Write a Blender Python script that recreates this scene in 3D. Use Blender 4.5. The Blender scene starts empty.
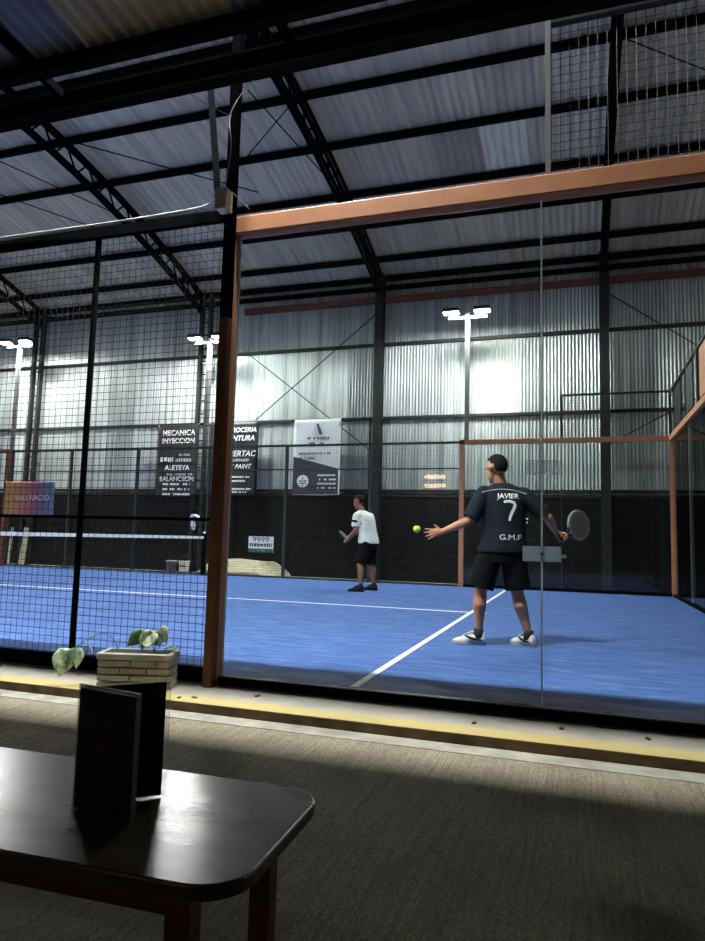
import bpy, bmesh, math, random
import numpy as np
from mathutils import Vector, Matrix
from mathutils.bvhtree import BVHTree

R = math.radians
PI = math.pi
rng = random.Random(11)
scene = bpy.context.scene
COL = scene.collection

# ------------------------------------------------------------------ materials
MATS = {}

def _lin(c):
    return tuple((x / 12.92 if x <= 0.04045 else ((x + 0.055) / 1.055) ** 2.4) for x in c)

def srgb(r, g, b):
    return _lin((r / 255.0, g / 255.0, b / 255.0))

def mat(name, color, rough=0.6, metal=0.0, var=0.0, scale=6.0, bump=0.0, bscale=40.0,
        stretch=(1, 1, 1), spec=0.5, detail=4.0, coat=0.0):
    m = bpy.data.materials.new(name)
    m.use_nodes = True
    nt = m.node_tree
    b = nt.nodes['Principled BSDF']
    b.inputs['Roughness'].default_value = rough
    b.inputs['Metallic'].default_value = metal
    b.inputs['Specular IOR Level'].default_value = spec
    if coat:
        b.inputs['Coat Weight'].default_value = coat
        b.inputs['Coat Roughness'].default_value = 0.2
    tc = nt.nodes.new('ShaderNodeTexCoord')
    mp = nt.nodes.new('ShaderNodeMapping')
    mp.inputs['Scale'].default_value = stretch
    nt.links.new(tc.outputs['Object'], mp.inputs['Vector'])
    n = nt.nodes.new('ShaderNodeTexNoise')
    n.inputs['Scale'].default_value = scale
    n.inputs['Detail'].default_value = detail
    nt.links.new(mp.outputs['Vector'], n.inputs['Vector'])
    r = nt.nodes.new('ShaderNodeValToRGB')
    r.color_ramp.elements[0].position = 0.3
    r.color_ramp.elements[1].position = 0.7
    r.color_ramp.elements[0].color = tuple(max(0, c * (1 - var)) for c in color) + (1,)
    r.color_ramp.elements[1].color = tuple(min(1, c * (1 + var)) for c in color) + (1,)
    nt.links.new(n.outputs['Fac'], r.inputs['Fac'])
    nt.links.new(r.outputs['Color'], b.inputs['Base Color'])
    if bump:
        n2 = nt.nodes.new('ShaderNodeTexNoise')
        n2.inputs['Scale'].default_value = bscale
        n2.inputs['Detail'].default_value = 5
        nt.links.new(mp.outputs['Vector'], n2.inputs['Vector'])
        bp = nt.nodes.new('ShaderNodeBump')
        bp.inputs['Strength'].default_value = bump
        bp.inputs['Distance'].default_value = 0.01
        nt.links.new(n2.outputs['Fac'], bp.inputs['Height'])
        nt.links.new(bp.outputs['Normal'], b.inputs['Normal'])
    MATS[name] = m
    return m

def emit(name, color, strength):
    m = bpy.data.materials.new(name)
    m.use_nodes = True
    b = m.node_tree.nodes['Principled BSDF']
    b.inputs['Base Color'].default_value = (0.8, 0.8, 0.8, 1)
    b.inputs['Emission Color'].default_value = tuple(color) + (1,)
    b.inputs['Emission Strength'].default_value = strength
    MATS[name] = m
    return m

def glass(name, tint=(0.93, 0.97, 0.96), rough=0.0, ior=1.45, frost=0.0, frost_col=(0.6, 0.65, 0.66)):
    m = bpy.data.materials.new(name)
    m.use_nodes = True
    nt = m.node_tree
    for n in list(nt.nodes):
        nt.nodes.remove(n)
    out = nt.nodes.new('ShaderNodeOutputMaterial')
    tr = nt.nodes.new('ShaderNodeBsdfTransparent')
    tr.inputs['Color'].default_value = tuple(tint) + (1,)
    gl = nt.nodes.new('ShaderNodeBsdfGlossy')
    gl.inputs['Roughness'].default_value = rough
    fr = nt.nodes.new('ShaderNodeFresnel')
    fr.inputs['IOR'].default_value = ior
    mx = nt.nodes.new('ShaderNodeMixShader')
    nt.links.new(fr.outputs['Fac'], mx.inputs['Fac'])
    nt.links.new(tr.outputs[0], mx.inputs[1])
    nt.links.new(gl.outputs[0], mx.inputs[2])
    last = mx
    if frost:
        df = nt.nodes.new('ShaderNodeBsdfTranslucent')
        df.inputs['Color'].default_value = tuple(frost_col) + (1,)
        no = nt.nodes.new('ShaderNodeTexNoise')
        no.inputs['Scale'].default_value = 60
        mm = nt.nodes.new('ShaderNodeMath')
        mm.operation = 'MULTIPLY'
        mm.inputs[1].default_value = frost * 2
        nt.links.new(no.outputs['Fac'], mm.inputs[0])
        m2 = nt.nodes.new('ShaderNodeMixShader')
        nt.links.new(mm.outputs[0], m2.inputs['Fac'])
        nt.links.new(mx.outputs[0], m2.inputs[1])
        nt.links.new(df.outputs[0], m2.inputs[2])
        last = m2
    nt.links.new(last.outputs[0], out.inputs['Surface'])
    MATS[name] = m
    return m

def node_mat(name, rough=0.6, metal=0.0, spec=0.5):
    m = bpy.data.materials.new(name)
    m.use_nodes = True
    nt = m.node_tree
    b = nt.nodes['Principled BSDF']
    b.inputs['Roughness'].default_value = rough
    b.inputs['Metallic'].default_value = metal
    b.inputs['Specular IOR Level'].default_value = spec
    tc = nt.nodes.new('ShaderNodeTexCoord')
    MATS[name] = m
    return m, nt, b, tc

def N(nt, typ, **kw):
    n = nt.nodes.new(typ)
    for k, v in kw.items():
        if k.startswith('i_'):
            n.inputs[k[2:]].default_value = v
        else:
            setattr(n, k, v)
    return n

def mapping(nt, src, scale=(1, 1, 1), loc=(0, 0, 0)):
    mp = nt.nodes.new('ShaderNodeMapping')
    mp.inputs['Scale'].default_value = scale
    mp.inputs['Location'].default_value = loc
    nt.links.new(src, mp.inputs['Vector'])
    return mp.outputs['Vector']

def ramp(nt, fac, stops):
    r = nt.nodes.new('ShaderNodeValToRGB')
    cr = r.color_ramp
    while len(cr.elements) < len(stops):
        cr.elements.new(0.5)
    for e, (p, c) in zip(cr.elements, stops):
        e.position = p
        e.color = tuple(c) + (1,)
    nt.links.new(fac, r.inputs['Fac'])
    return r.outputs['Color']

def mul(nt, a, b, fac=1.0, typ='MULTIPLY'):
    x = nt.nodes.new('ShaderNodeMixRGB')
    x.blend_type = typ
    x.inputs['Fac'].default_value = fac
    nt.links.new(a, x.inputs['Color1'])
    nt.links.new(b, x.inputs['Color2'])
    return x.outputs['Color']

# galvanised corrugated sheet: per-sheet tint plus streaks
def sheet_mat(name, base, sheet_w, streak_axis, metal, rough, contrast=0.25, dirt=0.5):
    m, nt, b, tc = node_mat(name, rough, metal)
    sep = N(nt, 'ShaderNodeSeparateXYZ')
    nt.links.new(tc.outputs['Object'], sep.inputs[0])
    d = N(nt, 'ShaderNodeMath', operation='DIVIDE')
    d.inputs[1].default_value = sheet_w
    nt.links.new(sep.outputs['X'], d.inputs[0])
    fl = N(nt, 'ShaderNodeMath', operation='FLOOR')
    nt.links.new(d.outputs[0], fl.inputs[0])
    wn = N(nt, 'ShaderNodeTexWhiteNoise', noise_dimensions='1D')
    nt.links.new(fl.outputs[0], wn.inputs['W'])
    c1 = ramp(nt, wn.outputs['Value'], [(0.0, tuple(c * (1 - contrast) for c in base)), (1.0, tuple(min(1, c * (1 + contrast)) for c in base))])
    st = (9, 0.5, 0.35) if streak_axis == 'Z' else (9, 0.35, 0.5)
    v = mapping(nt, tc.outputs['Object'], st)
    no = N(nt, 'ShaderNodeTexNoise', i_Scale=1.0, i_Detail=5.0)
    nt.links.new(v, no.inputs['Vector'])
    c2 = ramp(nt, no.outputs['Fac'], [(0.3, (1 - dirt,) * 3), (0.6, (1, 1, 1))])
    nt.links.new(mul(nt, c1, c2), b.inputs['Base Color'])
    no2 = N(nt, 'ShaderNodeTexNoise', i_Scale=0.7, i_Detail=3.0)
    nt.links.new(tc.outputs['Object'], no2.inputs['Vector'])
    mr = N(nt, 'ShaderNodeMapRange')
    mr.inputs['To Min'].default_value = rough - 0.1
    mr.inputs['To Max'].default_value = rough + 0.15
    nt.links.new(no2.outputs['Fac'], mr.inputs['Value'])
    nt.links.new(mr.outputs[0], b.inputs['Roughness'])
    return m

sheet_mat('wall_sheet', (0.60, 0.65, 0.65), 0.84, 'Z', 0.55, 0.42, 0.16, 0.45)
sheet_mat('roof_sheet', (0.74, 0.65, 0.52), 0.84, 'Y', 0.35, 0.6, 0.12, 0.30)
mat('roof_pale', (0.98, 0.86, 0.68), 0.6, var=0.15, scale=3, stretch=(8, 0.5, 1))
mat('roof_dark', (0.40, 0.345, 0.28), 0.7, var=0.1)
mat('sheet_white', (0.60, 0.66, 0.59), 0.5, var=0.06, scale=3, stretch=(8, 1, 0.4))
mat('canopy_blue', (0.13, 0.15, 0.24), 0.5, 0.2, var=0.2, scale=3)
mat('canopy_tan', (0.36, 0.32, 0.22), 0.6, var=0.15, scale=4)
mat('black_steel', (0.006, 0.0065, 0.008), 0.7, var=0.3, scale=8, spec=0.0)
mat('shaded_black', (0.0015, 0.0015, 0.002), 0.9, spec=0.0)  # black steel darkened further to look shaded despite the lamps close by
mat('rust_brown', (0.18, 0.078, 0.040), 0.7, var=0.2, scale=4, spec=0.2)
mat('dark_steel', (0.022, 0.025, 0.026), 0.6, var=0.3, scale=8, spec=0.2)
mat('green_steel', (0.02, 0.035, 0.032), 0.45, var=0.2)
mat('wire', (0.010, 0.012, 0.013), 0.6, spec=0.12)
mat('wire_pale', (0.10, 0.11, 0.11), 0.5)
mat('galv', (0.13, 0.135, 0.14), 0.6, 0.2, var=0.15, scale=10)
mat('orange', srgb(206, 140, 102), 0.5, var=0.10, scale=5, bump=0.05)
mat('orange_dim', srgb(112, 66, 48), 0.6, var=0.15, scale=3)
mat('white_plastic', (0.75, 0.76, 0.74), 0.4, var=0.04)
mat('cable', (0.35, 0.36, 0.36), 0.5)
mat('line_white', (0.78, 0.82, 0.86), 0.8, var=0.1, scale=30)
mat('tape_white', (0.85, 0.86, 0.86), 0.7, var=0.05)

emit('lens', (0.98, 1.0, 0.96), 1450.0)
emit('lens_near', (0.98, 1.0, 0.96), 2600.0)
emit('warm_lens', (1.0, 0.66, 0.32), 14.0)
glass('glass', (0.94, 0.965, 0.96))
glass('frost', (0.8, 0.85, 0.85), 0.2, 1.45, 0.75, (0.62, 0.68, 0.70))
glass('film', (0.94, 0.96, 0.95), 0.15, 1.45, 0.20, (0.65, 0.7, 0.7))
glass('seam', (0.8, 0.86, 0.84), 0.2, 1.3, 0.8, (0.75, 0.83, 0.8))
glass('sleeve', (0.95, 0.96, 0.95), 0.05, 1.4, 0.05, (0.6, 0.6, 0.56))
mat('board_black', (0.010, 0.010, 0.011), 0.35, var=0.2)
mat('skin', srgb(176, 122, 92), 0.55, var=0.06, scale=12)
mat('skin_dark', srgb(128, 86, 66), 0.55, var=0.06, scale=12)
mat('hair', (0.007, 0.0065, 0.006), 0.8, spec=0.15, var=0.4, scale=60, bump=0.3, bscale=120)
mat('shirt_black', srgb(27, 33, 40), 0.85, var=0.25, scale=16, bump=0.15, bscale=14, spec=0.15)
mat('cloth_black', (0.0045, 0.0045, 0.006), 0.9, spec=0.1, var=0.3, scale=10, bump=0.2, bscale=12)
mat('sock', (0.012, 0.012, 0.014), 0.9)
mat('sole_grey', (0.38, 0.38, 0.37), 0.7)
mat('shoe_white', (0.58, 0.58, 0.56), 0.55, var=0.08, scale=20)
mat('shoe_black', (0.006, 0.007, 0.009), 0.7, spec=0.2, var=0.2)
mat('print_white', (0.85, 0.86, 0.86), 0.7)
mat('print_grey', (0.45, 0.48, 0.50), 0.7)
mat('ball', (0.60, 0.85, 0.04), 0.85, var=0.08, scale=60, bump=0.3, bscale=300)
mat('rim_grey', (0.13, 0.135, 0.13), 0.4)
mat('racket_face', (0.06, 0.07, 0.055), 0.5, var=0.15, scale=20)
mat('banner_black', (0.015, 0.017, 0.022), 0.5, var=0.25, scale=3, bump=0.1, bscale=3)
mat('banner_navy', (0.035, 0.040, 0.065), 0.5, var=0.1)
mat('banner_white', (0.68, 0.72, 0.73), 0.5, var=0.06, scale=3, bump=0.1, bscale=3)
mat('print_navy', (0.04, 0.05, 0.16), 0.6)
mat('sign_green', (0.03, 0.13, 0.07), 0.6)
mat('sand', (0.42, 0.38, 0.26), 0.9, var=0.2, scale=12, bump=0.4, bscale=30)
mat('bucket_white', (0.70, 0.70, 0.66), 0.5, var=0.1)
mat('bucket_dark', (0.10, 0.075, 0.11), 0.5, var=0.2)
mat('plank', (0.42, 0.39, 0.31), 0.8, var=0.2, scale=10, stretch=(6, 6, 0.5))
mat('soil', (0.012, 0.009, 0.007), 0.95, var=0.4, scale=40, bump=0.8, bscale=60)
mat('planter', (0.33, 0.325, 0.30), 0.9, var=0.25, scale=8, bump=0.5, bscale=20)
mat('stem', (0.07, 0.13, 0.06), 0.6)
mat('dry_leaf', (0.05, 0.035, 0.02), 0.8)
mat('table_top', (0.085, 0.064, 0.036), 0.27, var=0.25, scale=4, stretch=(0.8, 3, 1), bump=0.05, bscale=12)
mat('table_wood', (0.13, 0.040, 0.018), 0.5, var=0.25, scale=4, stretch=(1, 1, 6))
mat('wall_plaster', (0.10, 0.085, 0.07), 0.9, var=0.2)
mat('menu_card', (0.008, 0.008, 0.010), 0.5, var=0.15)
mat('menu_red', (0.055, 0.012, 0.012), 0.5)
mat('menu_gold', (0.045, 0.035, 0.012), 0.5)
mat('eye', (0.02, 0.015, 0.012), 0.2)
mat('concrete_slab', (0.30, 0.30, 0.26), 0.9, var=0.25, scale=3, bump=0.3)

# blue sanded turf
m, nt, b, tc = node_mat('turf', 0.9, 0.0, 0.15)
v = mapping(nt, tc.outputs['Object'], (1.2, 5, 1))
n1 = N(nt, 'ShaderNodeTexNoise', i_Scale=2.2, i_Detail=8.0, i_Roughness=0.72)
nt.links.new(v, n1.inputs['Vector'])
c1 = ramp(nt, n1.outputs['Fac'], [(0.32, (0.042, 0.098, 0.285)), (0.52, (0.070, 0.142, 0.375)), (0.72, (0.17, 0.25, 0.47))])
n2 = N(nt, 'ShaderNodeTexNoise', i_Scale=90.0, i_Detail=3.0)
nt.links.new(tc.outputs['Object'], n2.inputs['Vector'])
c2 = ramp(nt, n2.outputs['Fac'], [(0.3, (0.72, 0.74, 0.8)), (0.7, (1.15, 1.12, 1.08))])
nt.links.new(mul(nt, c1, c2), b.inputs['Base Color'])
bp = N(nt, 'ShaderNodeBump', i_Strength=0.5, i_Distance=0.01)
nt.links.new(n2.outputs['Fac'], bp.inputs['Height'])
nt.links.new(bp.outputs['Normal'], b.inputs['Normal'])

# black painted block wall
m, nt, b, tc = node_mat('brick_black', 0.75, 0.0, 0.12)
sep = N(nt, 'ShaderNodeSeparateXYZ')
nt.links.new(tc.outputs['Object'], sep.inputs[0])
cmb = N(nt, 'ShaderNodeCombineXYZ')
nt.links.new(sep.outputs['X'], cmb.inputs['X'])
nt.links.new(sep.outputs['Z'], cmb.inputs['Y'])
br = N(nt, 'ShaderNodeTexBrick', i_Scale=1.0)
br.inputs['Color1'].default_value = (0.008, 0.008, 0.009, 1)
br.inputs['Color2'].default_value = (0.013, 0.013, 0.0145, 1)
br.inputs['Mortar'].default_value = (0.018, 0.018, 0.020, 1)
br.inputs['Mortar Size'].default_value = 0.012
br.inputs['Brick Width'].default_value = 0.42
br.inputs['Row Height'].default_value = 0.2
nt.links.new(cmb.outputs[0], br.inputs['Vector'])
n1 = N(nt, 'ShaderNodeTexNoise', i_Scale=5.0, i_Detail=8.0, i_Roughness=0.8)
nt.links.new(mapping(nt, tc.outputs['Object'], (1, 1, 2.5)), n1.inputs['Vector'])
c2 = ramp(nt, n1.outputs['Fac'], [(0.35, (0.55, 0.55, 0.55)), (0.58, (1, 1, 1)), (0.70, (6, 6, 6.1))])
nt.links.new(mul(nt, br.outputs['Color'], c2), b.inputs['Base Color'])

# brushed concrete patio: broom lines run away from the kerb
m, nt, b, tc = node_mat('pavement', 0.9, 0.0, 0.3)
n1 = N(nt, 'ShaderNodeTexNoise', i_Scale=3.0, i_Detail=6.0, i_Roughness=0.6)
nt.links.new(mapping(nt, tc.outputs['Object'], (26, 0.9, 1)), n1.inputs['Vector'])
c1 = ramp(nt, n1.outputs['Fac'], [(0.30, (0.17, 0.150, 0.115)), (0.5, (0.23, 0.205, 0.16)), (0.70, (0.28, 0.25, 0.20))])
n2 = N(nt, 'ShaderNodeTexNoise', i_Scale=2.3, i_Detail=7.0, i_Roughness=0.7)
nt.links.new(tc.outputs['Object'], n2.inputs['Vector'])
c2 = ramp(nt, n2.outputs['Fac'], [(0.3, (0.7, 0.68, 0.62)), (0.6, (1, 0.97, 0.90)), (0.75, (1.2, 1.17, 1.08))])
n4 = N(nt, 'ShaderNodeTexNoise', i_Scale=110.0, i_Detail=4.0, i_Roughness=0.7)
nt.links.new(mapping(nt, tc.outputs['Object'], (1.6, 0.7, 1)), n4.inputs['Vector'])
c4 = ramp(nt, n4.outputs['Fac'], [(0.34, (0.45, 0.45, 0.45)), (0.5, (1, 1, 1)), (0.68, (1.45, 1.45, 1.45))])
nt.links.new(mul(nt, mul(nt, c1, c2), c4), b.inputs['Base Color'])
n3 = N(nt, 'ShaderNodeTexNoise', i_Scale=7.0, i_Detail=4.0)
nt.links.new(mapping(nt, tc.outputs['Object'], (26, 0.8, 1)), n3.inputs['Vector'])
bp = N(nt, 'ShaderNodeBump', i_Strength=0.3, i_Distance=0.012)
nt.links.new(n3.outputs['Fac'], bp.inputs['Height'])
nt.links.new(bp.outputs['Normal'], b.inputs['Normal'])

mat('kerb', (0.31, 0.29, 0.245), 0.9, var=0.12, scale=4, bump=0.3, bscale=40)
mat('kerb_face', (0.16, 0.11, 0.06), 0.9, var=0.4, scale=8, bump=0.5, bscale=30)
mat('gutter', (0.29, 0.275, 0.23), 0.9, var=0.25, scale=8, bump=0.4, bscale=30)
# worn yellow paint
m, nt, b, tc = node_mat('yellow_paint', 0.8)
n1 = N(nt, 'ShaderNodeTexNoise', i_Scale=6.0, i_Detail=8.0, i_Roughness=0.75)
nt.links.new(mapping(nt, tc.outputs['Object'], (1, 3, 1)), n1.inputs['Vector'])
nt.links.new(ramp(nt, n1.outputs['Fac'], [(0.36, (0.34, 0.28, 0.17)), (0.46, (0.38, 0.30, 0.11)), (0.8, (0.43, 0.345, 0.14))]), b.inputs['Base Color'])

# variegated leaf
m, nt, b, tc = node_mat('leaf', 0.45)
n1 = N(nt, 'ShaderNodeTexNoise', i_Scale=28.0, i_Detail=5.0)
nt.links.new(tc.outputs['Object'], n1.inputs['Vector'])
nt.links.new(ramp(nt, n1.outputs['Fac'], [(0.32, (0.12, 0.22, 0.09)), (0.48, (0.36, 0.46, 0.26)), (0.62, (0.66, 0.70, 0.52))]), b.inputs['Base Color'])
mat('leaf_green', (0.09, 0.20, 0.09), 0.45, var=0.3, scale=25)

# sunset-coloured banner
m, nt, b, tc = node_mat('banner_sunset', 0.6)
sep = N(nt, 'ShaderNodeSeparateXYZ')
nt.links.new(tc.outputs['Generated'], sep.inputs[0])
n1 = N(nt, 'ShaderNodeTexNoise', i_Scale=2.5, i_Detail=3.0)
nt.links.new(tc.outputs['Generated'], n1.inputs['Vector'])
ad = N(nt, 'ShaderNodeMath', operation='MULTIPLY_ADD')
ad.inputs[1].default_value = 0.25
nt.links.new(n1.outputs['Fac'], ad.inputs[0])
nt.links.new(sep.outputs['X'], ad.inputs[2])
nt.links.new(ramp(nt, ad.outputs[0], [(0.12, (0.34, 0.19, 0.06)), (0.45, (0.32, 0.12, 0.07)), (0.65, (0.20, 0.05, 0.09)), (0.85, (0.12, 0.06, 0.13)), (1.0, (0.07, 0.09, 0.18))]), b.inputs['Base Color'])

# printed white shirt
m, nt, b, tc = node_mat('shirt_white', 0.8)
n1 = N(nt, 'ShaderNodeTexNoise', i_Scale=17.0, i_Detail=4.0)
nt.links.new(tc.outputs['Object'], n1.inputs['Vector'])
nt.links.new(ramp(nt, n1.outputs['Fac'], [(0.30, (0.10, 0.11, 0.20)), (0.37, (0.66, 0.68, 0.68)), (0.66, (0.72, 0.74, 0.73)), (0.72, (0.62, 0.40, 0.38))]), b.inputs['Base Color'])

# ------------------------------------------------------------------ mesh helpers
class MB:
    def __init__(self):
        self.bm = bmesh.new()
    def box(self, x0, x1, y0, y1, z0, z1, mi=0):
        vs = [self.bm.verts.new((x, y, z)) for x in (x0, x1) for y in (y0, y1) for z in (z0, z1)]
        for f in ((0, 1, 3, 2), (4, 6, 7, 5), (0, 4, 5, 1), (2, 3, 7, 6), (0, 2, 6, 4), (1, 5, 7, 3)):
            fc = self.bm.faces.new([vs[i] for i in f]); fc.material_index = mi
        return self
    def bar(self, p0, p1, w, h, up=(0, 0, 1), mi=0):
        p0, p1 = Vector(p0), Vector(p1)
        d = (p1 - p0).normalized()
        u = Vector(up)
        if abs(d.dot(u)) > 0.98:
            u = Vector((0, 1, 0))
        s = d.cross(u).normalized()
        u = s.cross(d).normalized()
        vs = []
        for p in (p0, p1):
            for a, c in ((-1, -1), (1, -1), (1, 1), (-1, 1)):
                vs.append(self.bm.verts.new(p + s * (a * w / 2) + u * (c * h / 2)))
        for f in ((3, 2, 1, 0), (4, 5, 6, 7), (0, 1, 5, 4), (1, 2, 6, 5), (2, 3, 7, 6), (3, 0, 4, 7)):
            fc = self.bm.faces.new([vs[i] for i in f]); fc.material_index = mi
        return self
    def tube(self, pts, radii, n=10, caps=True, round_ends=False, sq=None, up=None):
        """loft of rings along pts; sq = (ax, ay) ellipse factors per ring"""
        pts = [Vector(p) for p in pts]
        if not hasattr(radii, '__len__'):
            radii = [radii] * len(pts)
        P, Rr = list(pts), list(radii)
        S = list(sq) if sq else [(1, 1)] * len(P)
        if round_ends:
            d0 = (P[0] - P[1]).normalized(); d1 = (P[-1] - P[-2]).normalized()
            pre = [(P[0] + d0 * Rr[0] * math.sin(a), Rr[0] * math.cos(a), S[0]) for a in (R(80), R(50), R(25))]
            post = [(P[-1] + d1 * Rr[-1] * math.sin(a), Rr[-1] * math.cos(a), S[-1]) for a in (R(25), R(50), R(80))]
            P = [q[0] for q in pre] + P + [q[0] for q in post]
            Rr = [q[1] for q in pre] + Rr + [q[1] for q in post]
            S = [q[2] for q in pre] + S + [q[2] for q in post]
        ref = Vector(up) if up else None
        rings = []
        prev = None
        for i, p in enumerate(P):
            a = P[max(0, i - 1)]; c = P[min(len(P) - 1, i + 1)]
            d = (c - a).normalized()
            if ref is not None:
                s = d.cross(ref)
                s = s.normalized() if s.length > 1e-4 else Vector((1, 0, 0))
            else:
                if prev is None:
                    t = Vector((0, 0, 1)) if abs(d.z) < 0.9 else Vector((1, 0, 0))
                    s = d.cross(t).normalized()
                else:
                    s = (prev - d * prev.dot(d)).normalized()
            prev = s
            u = s.cross(d).normalized()
            rr = Rr[i]
            rings.append([self.bm.verts.new(p + s * (math.cos(2 * PI * k / n) * rr * S[i][0]) + u * (math.sin(2 * PI * k / n) * rr * S[i][1])) for k in range(n)])
        for r0, r1 in zip(rings, rings[1:]):
            for k in range(n):
                self.bm.faces.new((r0[k], r0[(k + 1) % n], r1[(k + 1) % n], r1[k]))
        if caps:
            self.bm.faces.new(rings[0][::-1]); self.bm.faces.new(rings[-1])
        return self
    def rings(self, rings, caps=True):
        R_ = [[self.bm.verts.new(p) for p in r] for r in rings]
        n = len(R_[0])
        for r0, r1 in zip(R_, R_[1:]):
            for k in range(n):
                self.bm.faces.new((r0[k], r0[(k + 1) % n], r1[(k + 1) % n], r1[k]))
        if caps:
            self.bm.faces.new(R_[0][::-1]); self.bm.faces.new(R_[-1])
        return self
    def sphere(self, c, r, seg=16, rg=10, rot=None):
        if not hasattr(r, '__len__'):
            r = (r, r, r)
        M = Matrix.Translation(Vector(c)) @ (rot.to_4x4() if rot else Matrix.Identity(4)) @ Matrix.Diagonal((r[0], r[1], r[2], 1))
        bmesh.ops.create_uvsphere(self.bm, u_segments=seg, v_segments=rg, radius=1, matrix=M)
        return self
    def prism(self, outline, axis, a0, a1):
        """outline: 2D points; axis X/Y/Z extrusion from a0 to a1"""
        def P(q, a):
            return {'X': (a, q[0], q[1]), 'Y': (q[0], a, q[1]), 'Z': (q[0], q[1], a)}[axis]
        v0 = [self.bm.verts.new(P(q, a0)) for q in outline]
        v1 = [self.bm.verts.new(P(q, a1)) for q in outline]
        n = len(outline)
        self.bm.faces.new(v0[::-1]); self.bm.faces.new(v1)
        for k in range(n):
            self.bm.faces.new((v0[k], v0[(k + 1) % n], v1[(k + 1) % n], v1[k]))
        return self
    def build(self, name, material, parent=None, smooth=False, bevel=0.0, mats=None):
        bmesh.ops.recalc_face_normals(self.bm, faces=self.bm.faces)
        me = bpy.data.meshes.new(name)
        if smooth:
            for f in self.bm.faces:
                f.smooth = True
        self.bm.to_mesh(me); self.bm.free()
        for mm in (mats or [material]):
            me.materials.append(MATS[mm])
        o = bpy.data.objects.new(name, me)
        COL.objects.link(o)
        if parent:
            o.parent = parent
        if bevel:
            md = o.modifiers.new('Bevel', 'BEVEL'); md.width = bevel; md.segments = 2; md.limit_method = 'ANGLE'
        return o

def tag(o, label, cat, group=None, kind=None):
    o['label'] = label
    o['category'] = cat
    if group:
        o['group'] = group
    if kind:
        o['kind'] = kind
    return o

def struct(o, label=None, cat=None):
    o['kind'] = 'structure'
    if label:
        o['label'] = label
    if cat:
        o['category'] = cat
    return o

def thing(name, loc, label, cat, group=None, rz=0.0):
    o = bpy.data.objects.new(name, None)
    o.empty_display_size = 0.1
    COL.objects.link(o)
    o.location = loc
    o.rotation_euler = (0, 0, rz)
    tag(o, label, cat, group)
    return o

def sub(parent, p):
    """world -> coordinates of an unrotated parent"""
    return Vector(p) - parent.location

def lettering(s, size, loc, material, parent, name='lettering', shear=0.0, bold=0.0, align='CENTER', rot=(PI / 2, 0, 0), sx=1.0):
    cu = bpy.data.curves.new(name, 'FONT')
    cu.body = s
    cu.size = size
    cu.align_x = align
    cu.align_y = 'CENTER'
    cu.shear = shear
    cu.offset = bold
    cu.extrude = 0.001
    cu.materials.append(MATS[material])
    to = bpy.data.objects.new(name, cu)
    COL.objects.link(to)
    me = bpy.data.meshes.new_from_object(to.evaluated_get(bpy.context.evaluated_depsgraph_get()))
    bpy.data.objects.remove(to); bpy.data.curves.remove(cu)
    o = bpy.data.objects.new(name, me)
    COL.objects.link(o)
    o.location = loc
    o.rotation_euler = rot
    o.scale = (sx, 1, 1)
    o.parent = parent
    return o

def text_bars(parent, cx, y, z, w, h, material, seed, name='small_print'):
    """a line of print too small to read: a row of letter-sized blocks"""
    rr = random.Random(seed)
    mb = MB()
    x = cx - w / 2
    while x < cx + w / 2:
        l = rr.uniform(0.35, 0.8) * h
        if rr.random() > 0.16:
            mb.box(x, min(x + l, cx + w / 2), y - 0.002, y, z - h / 2 * rr.uniform(0.7, 1), z + h / 2 * rr.uniform(0.7, 1))
        x += l + 0.22 * h
    return mb.build(name, material, parent)

def copy_tree(o, loc=None):
    c = o.copy(); COL.objects.link(c)
    if loc is not None:
        c.location = loc
    for ch in list(o.children):
        d = ch.copy(); COL.objects.link(d); d.parent = c
        for g in ch.children:
            e = g.copy(); COL.objects.link(e); e.parent = d
    return c

# ------------------------------------------------------------------ setting: floors
struct(MB().box(-17, 9, -7.2, -0.53, -0.33, -0.105).build('floor_patio', 'pavement'))
struct(MB().box(-17, 9, -0.67, -0.53, -0.30, -0.102).build('trim_gutter', 'gutter'))
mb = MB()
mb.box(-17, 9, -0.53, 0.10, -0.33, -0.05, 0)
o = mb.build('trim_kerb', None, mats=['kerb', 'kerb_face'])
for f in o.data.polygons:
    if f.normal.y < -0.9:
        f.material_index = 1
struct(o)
MB().box(-17, 9, -0.532, -0.385, -0.052, -0.0475).build('yellow_edge', 'yellow_paint', o)
struct(MB().box(-17, 9, 9.98, 11.42, -0.30, -0.03).build('floor_hall', 'concrete_slab'))
struct(MB().box(4.05, 9, 0.10, 9.98, -0.30, -0.035).build('floor_hall', 'concrete_slab'))
court = MB().box(-16.0, 4.03, 0.03, 10.0, -0.30, 0.0).build('floor_court', 'turf')
struct(court)
MB().box(0.925, 0.975, 0.05, 9.97, -0.002, 0.004).build('service_line', 'line_white', court)
MB().box(-6.0, 1.15, 4.975, 5.025, -0.002, 0.0042).build('centre_line', 'line_white', court)
MB().box(-13.15, -6.0, 4.975, 5.025, -0.002, 0.0042).build('centre_line', 'line_white', court)
MB().box(-12.975, -12.925, 0.05, 9.97, -0.002, 0.004).build('service_line', 'line_white', court)

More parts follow.
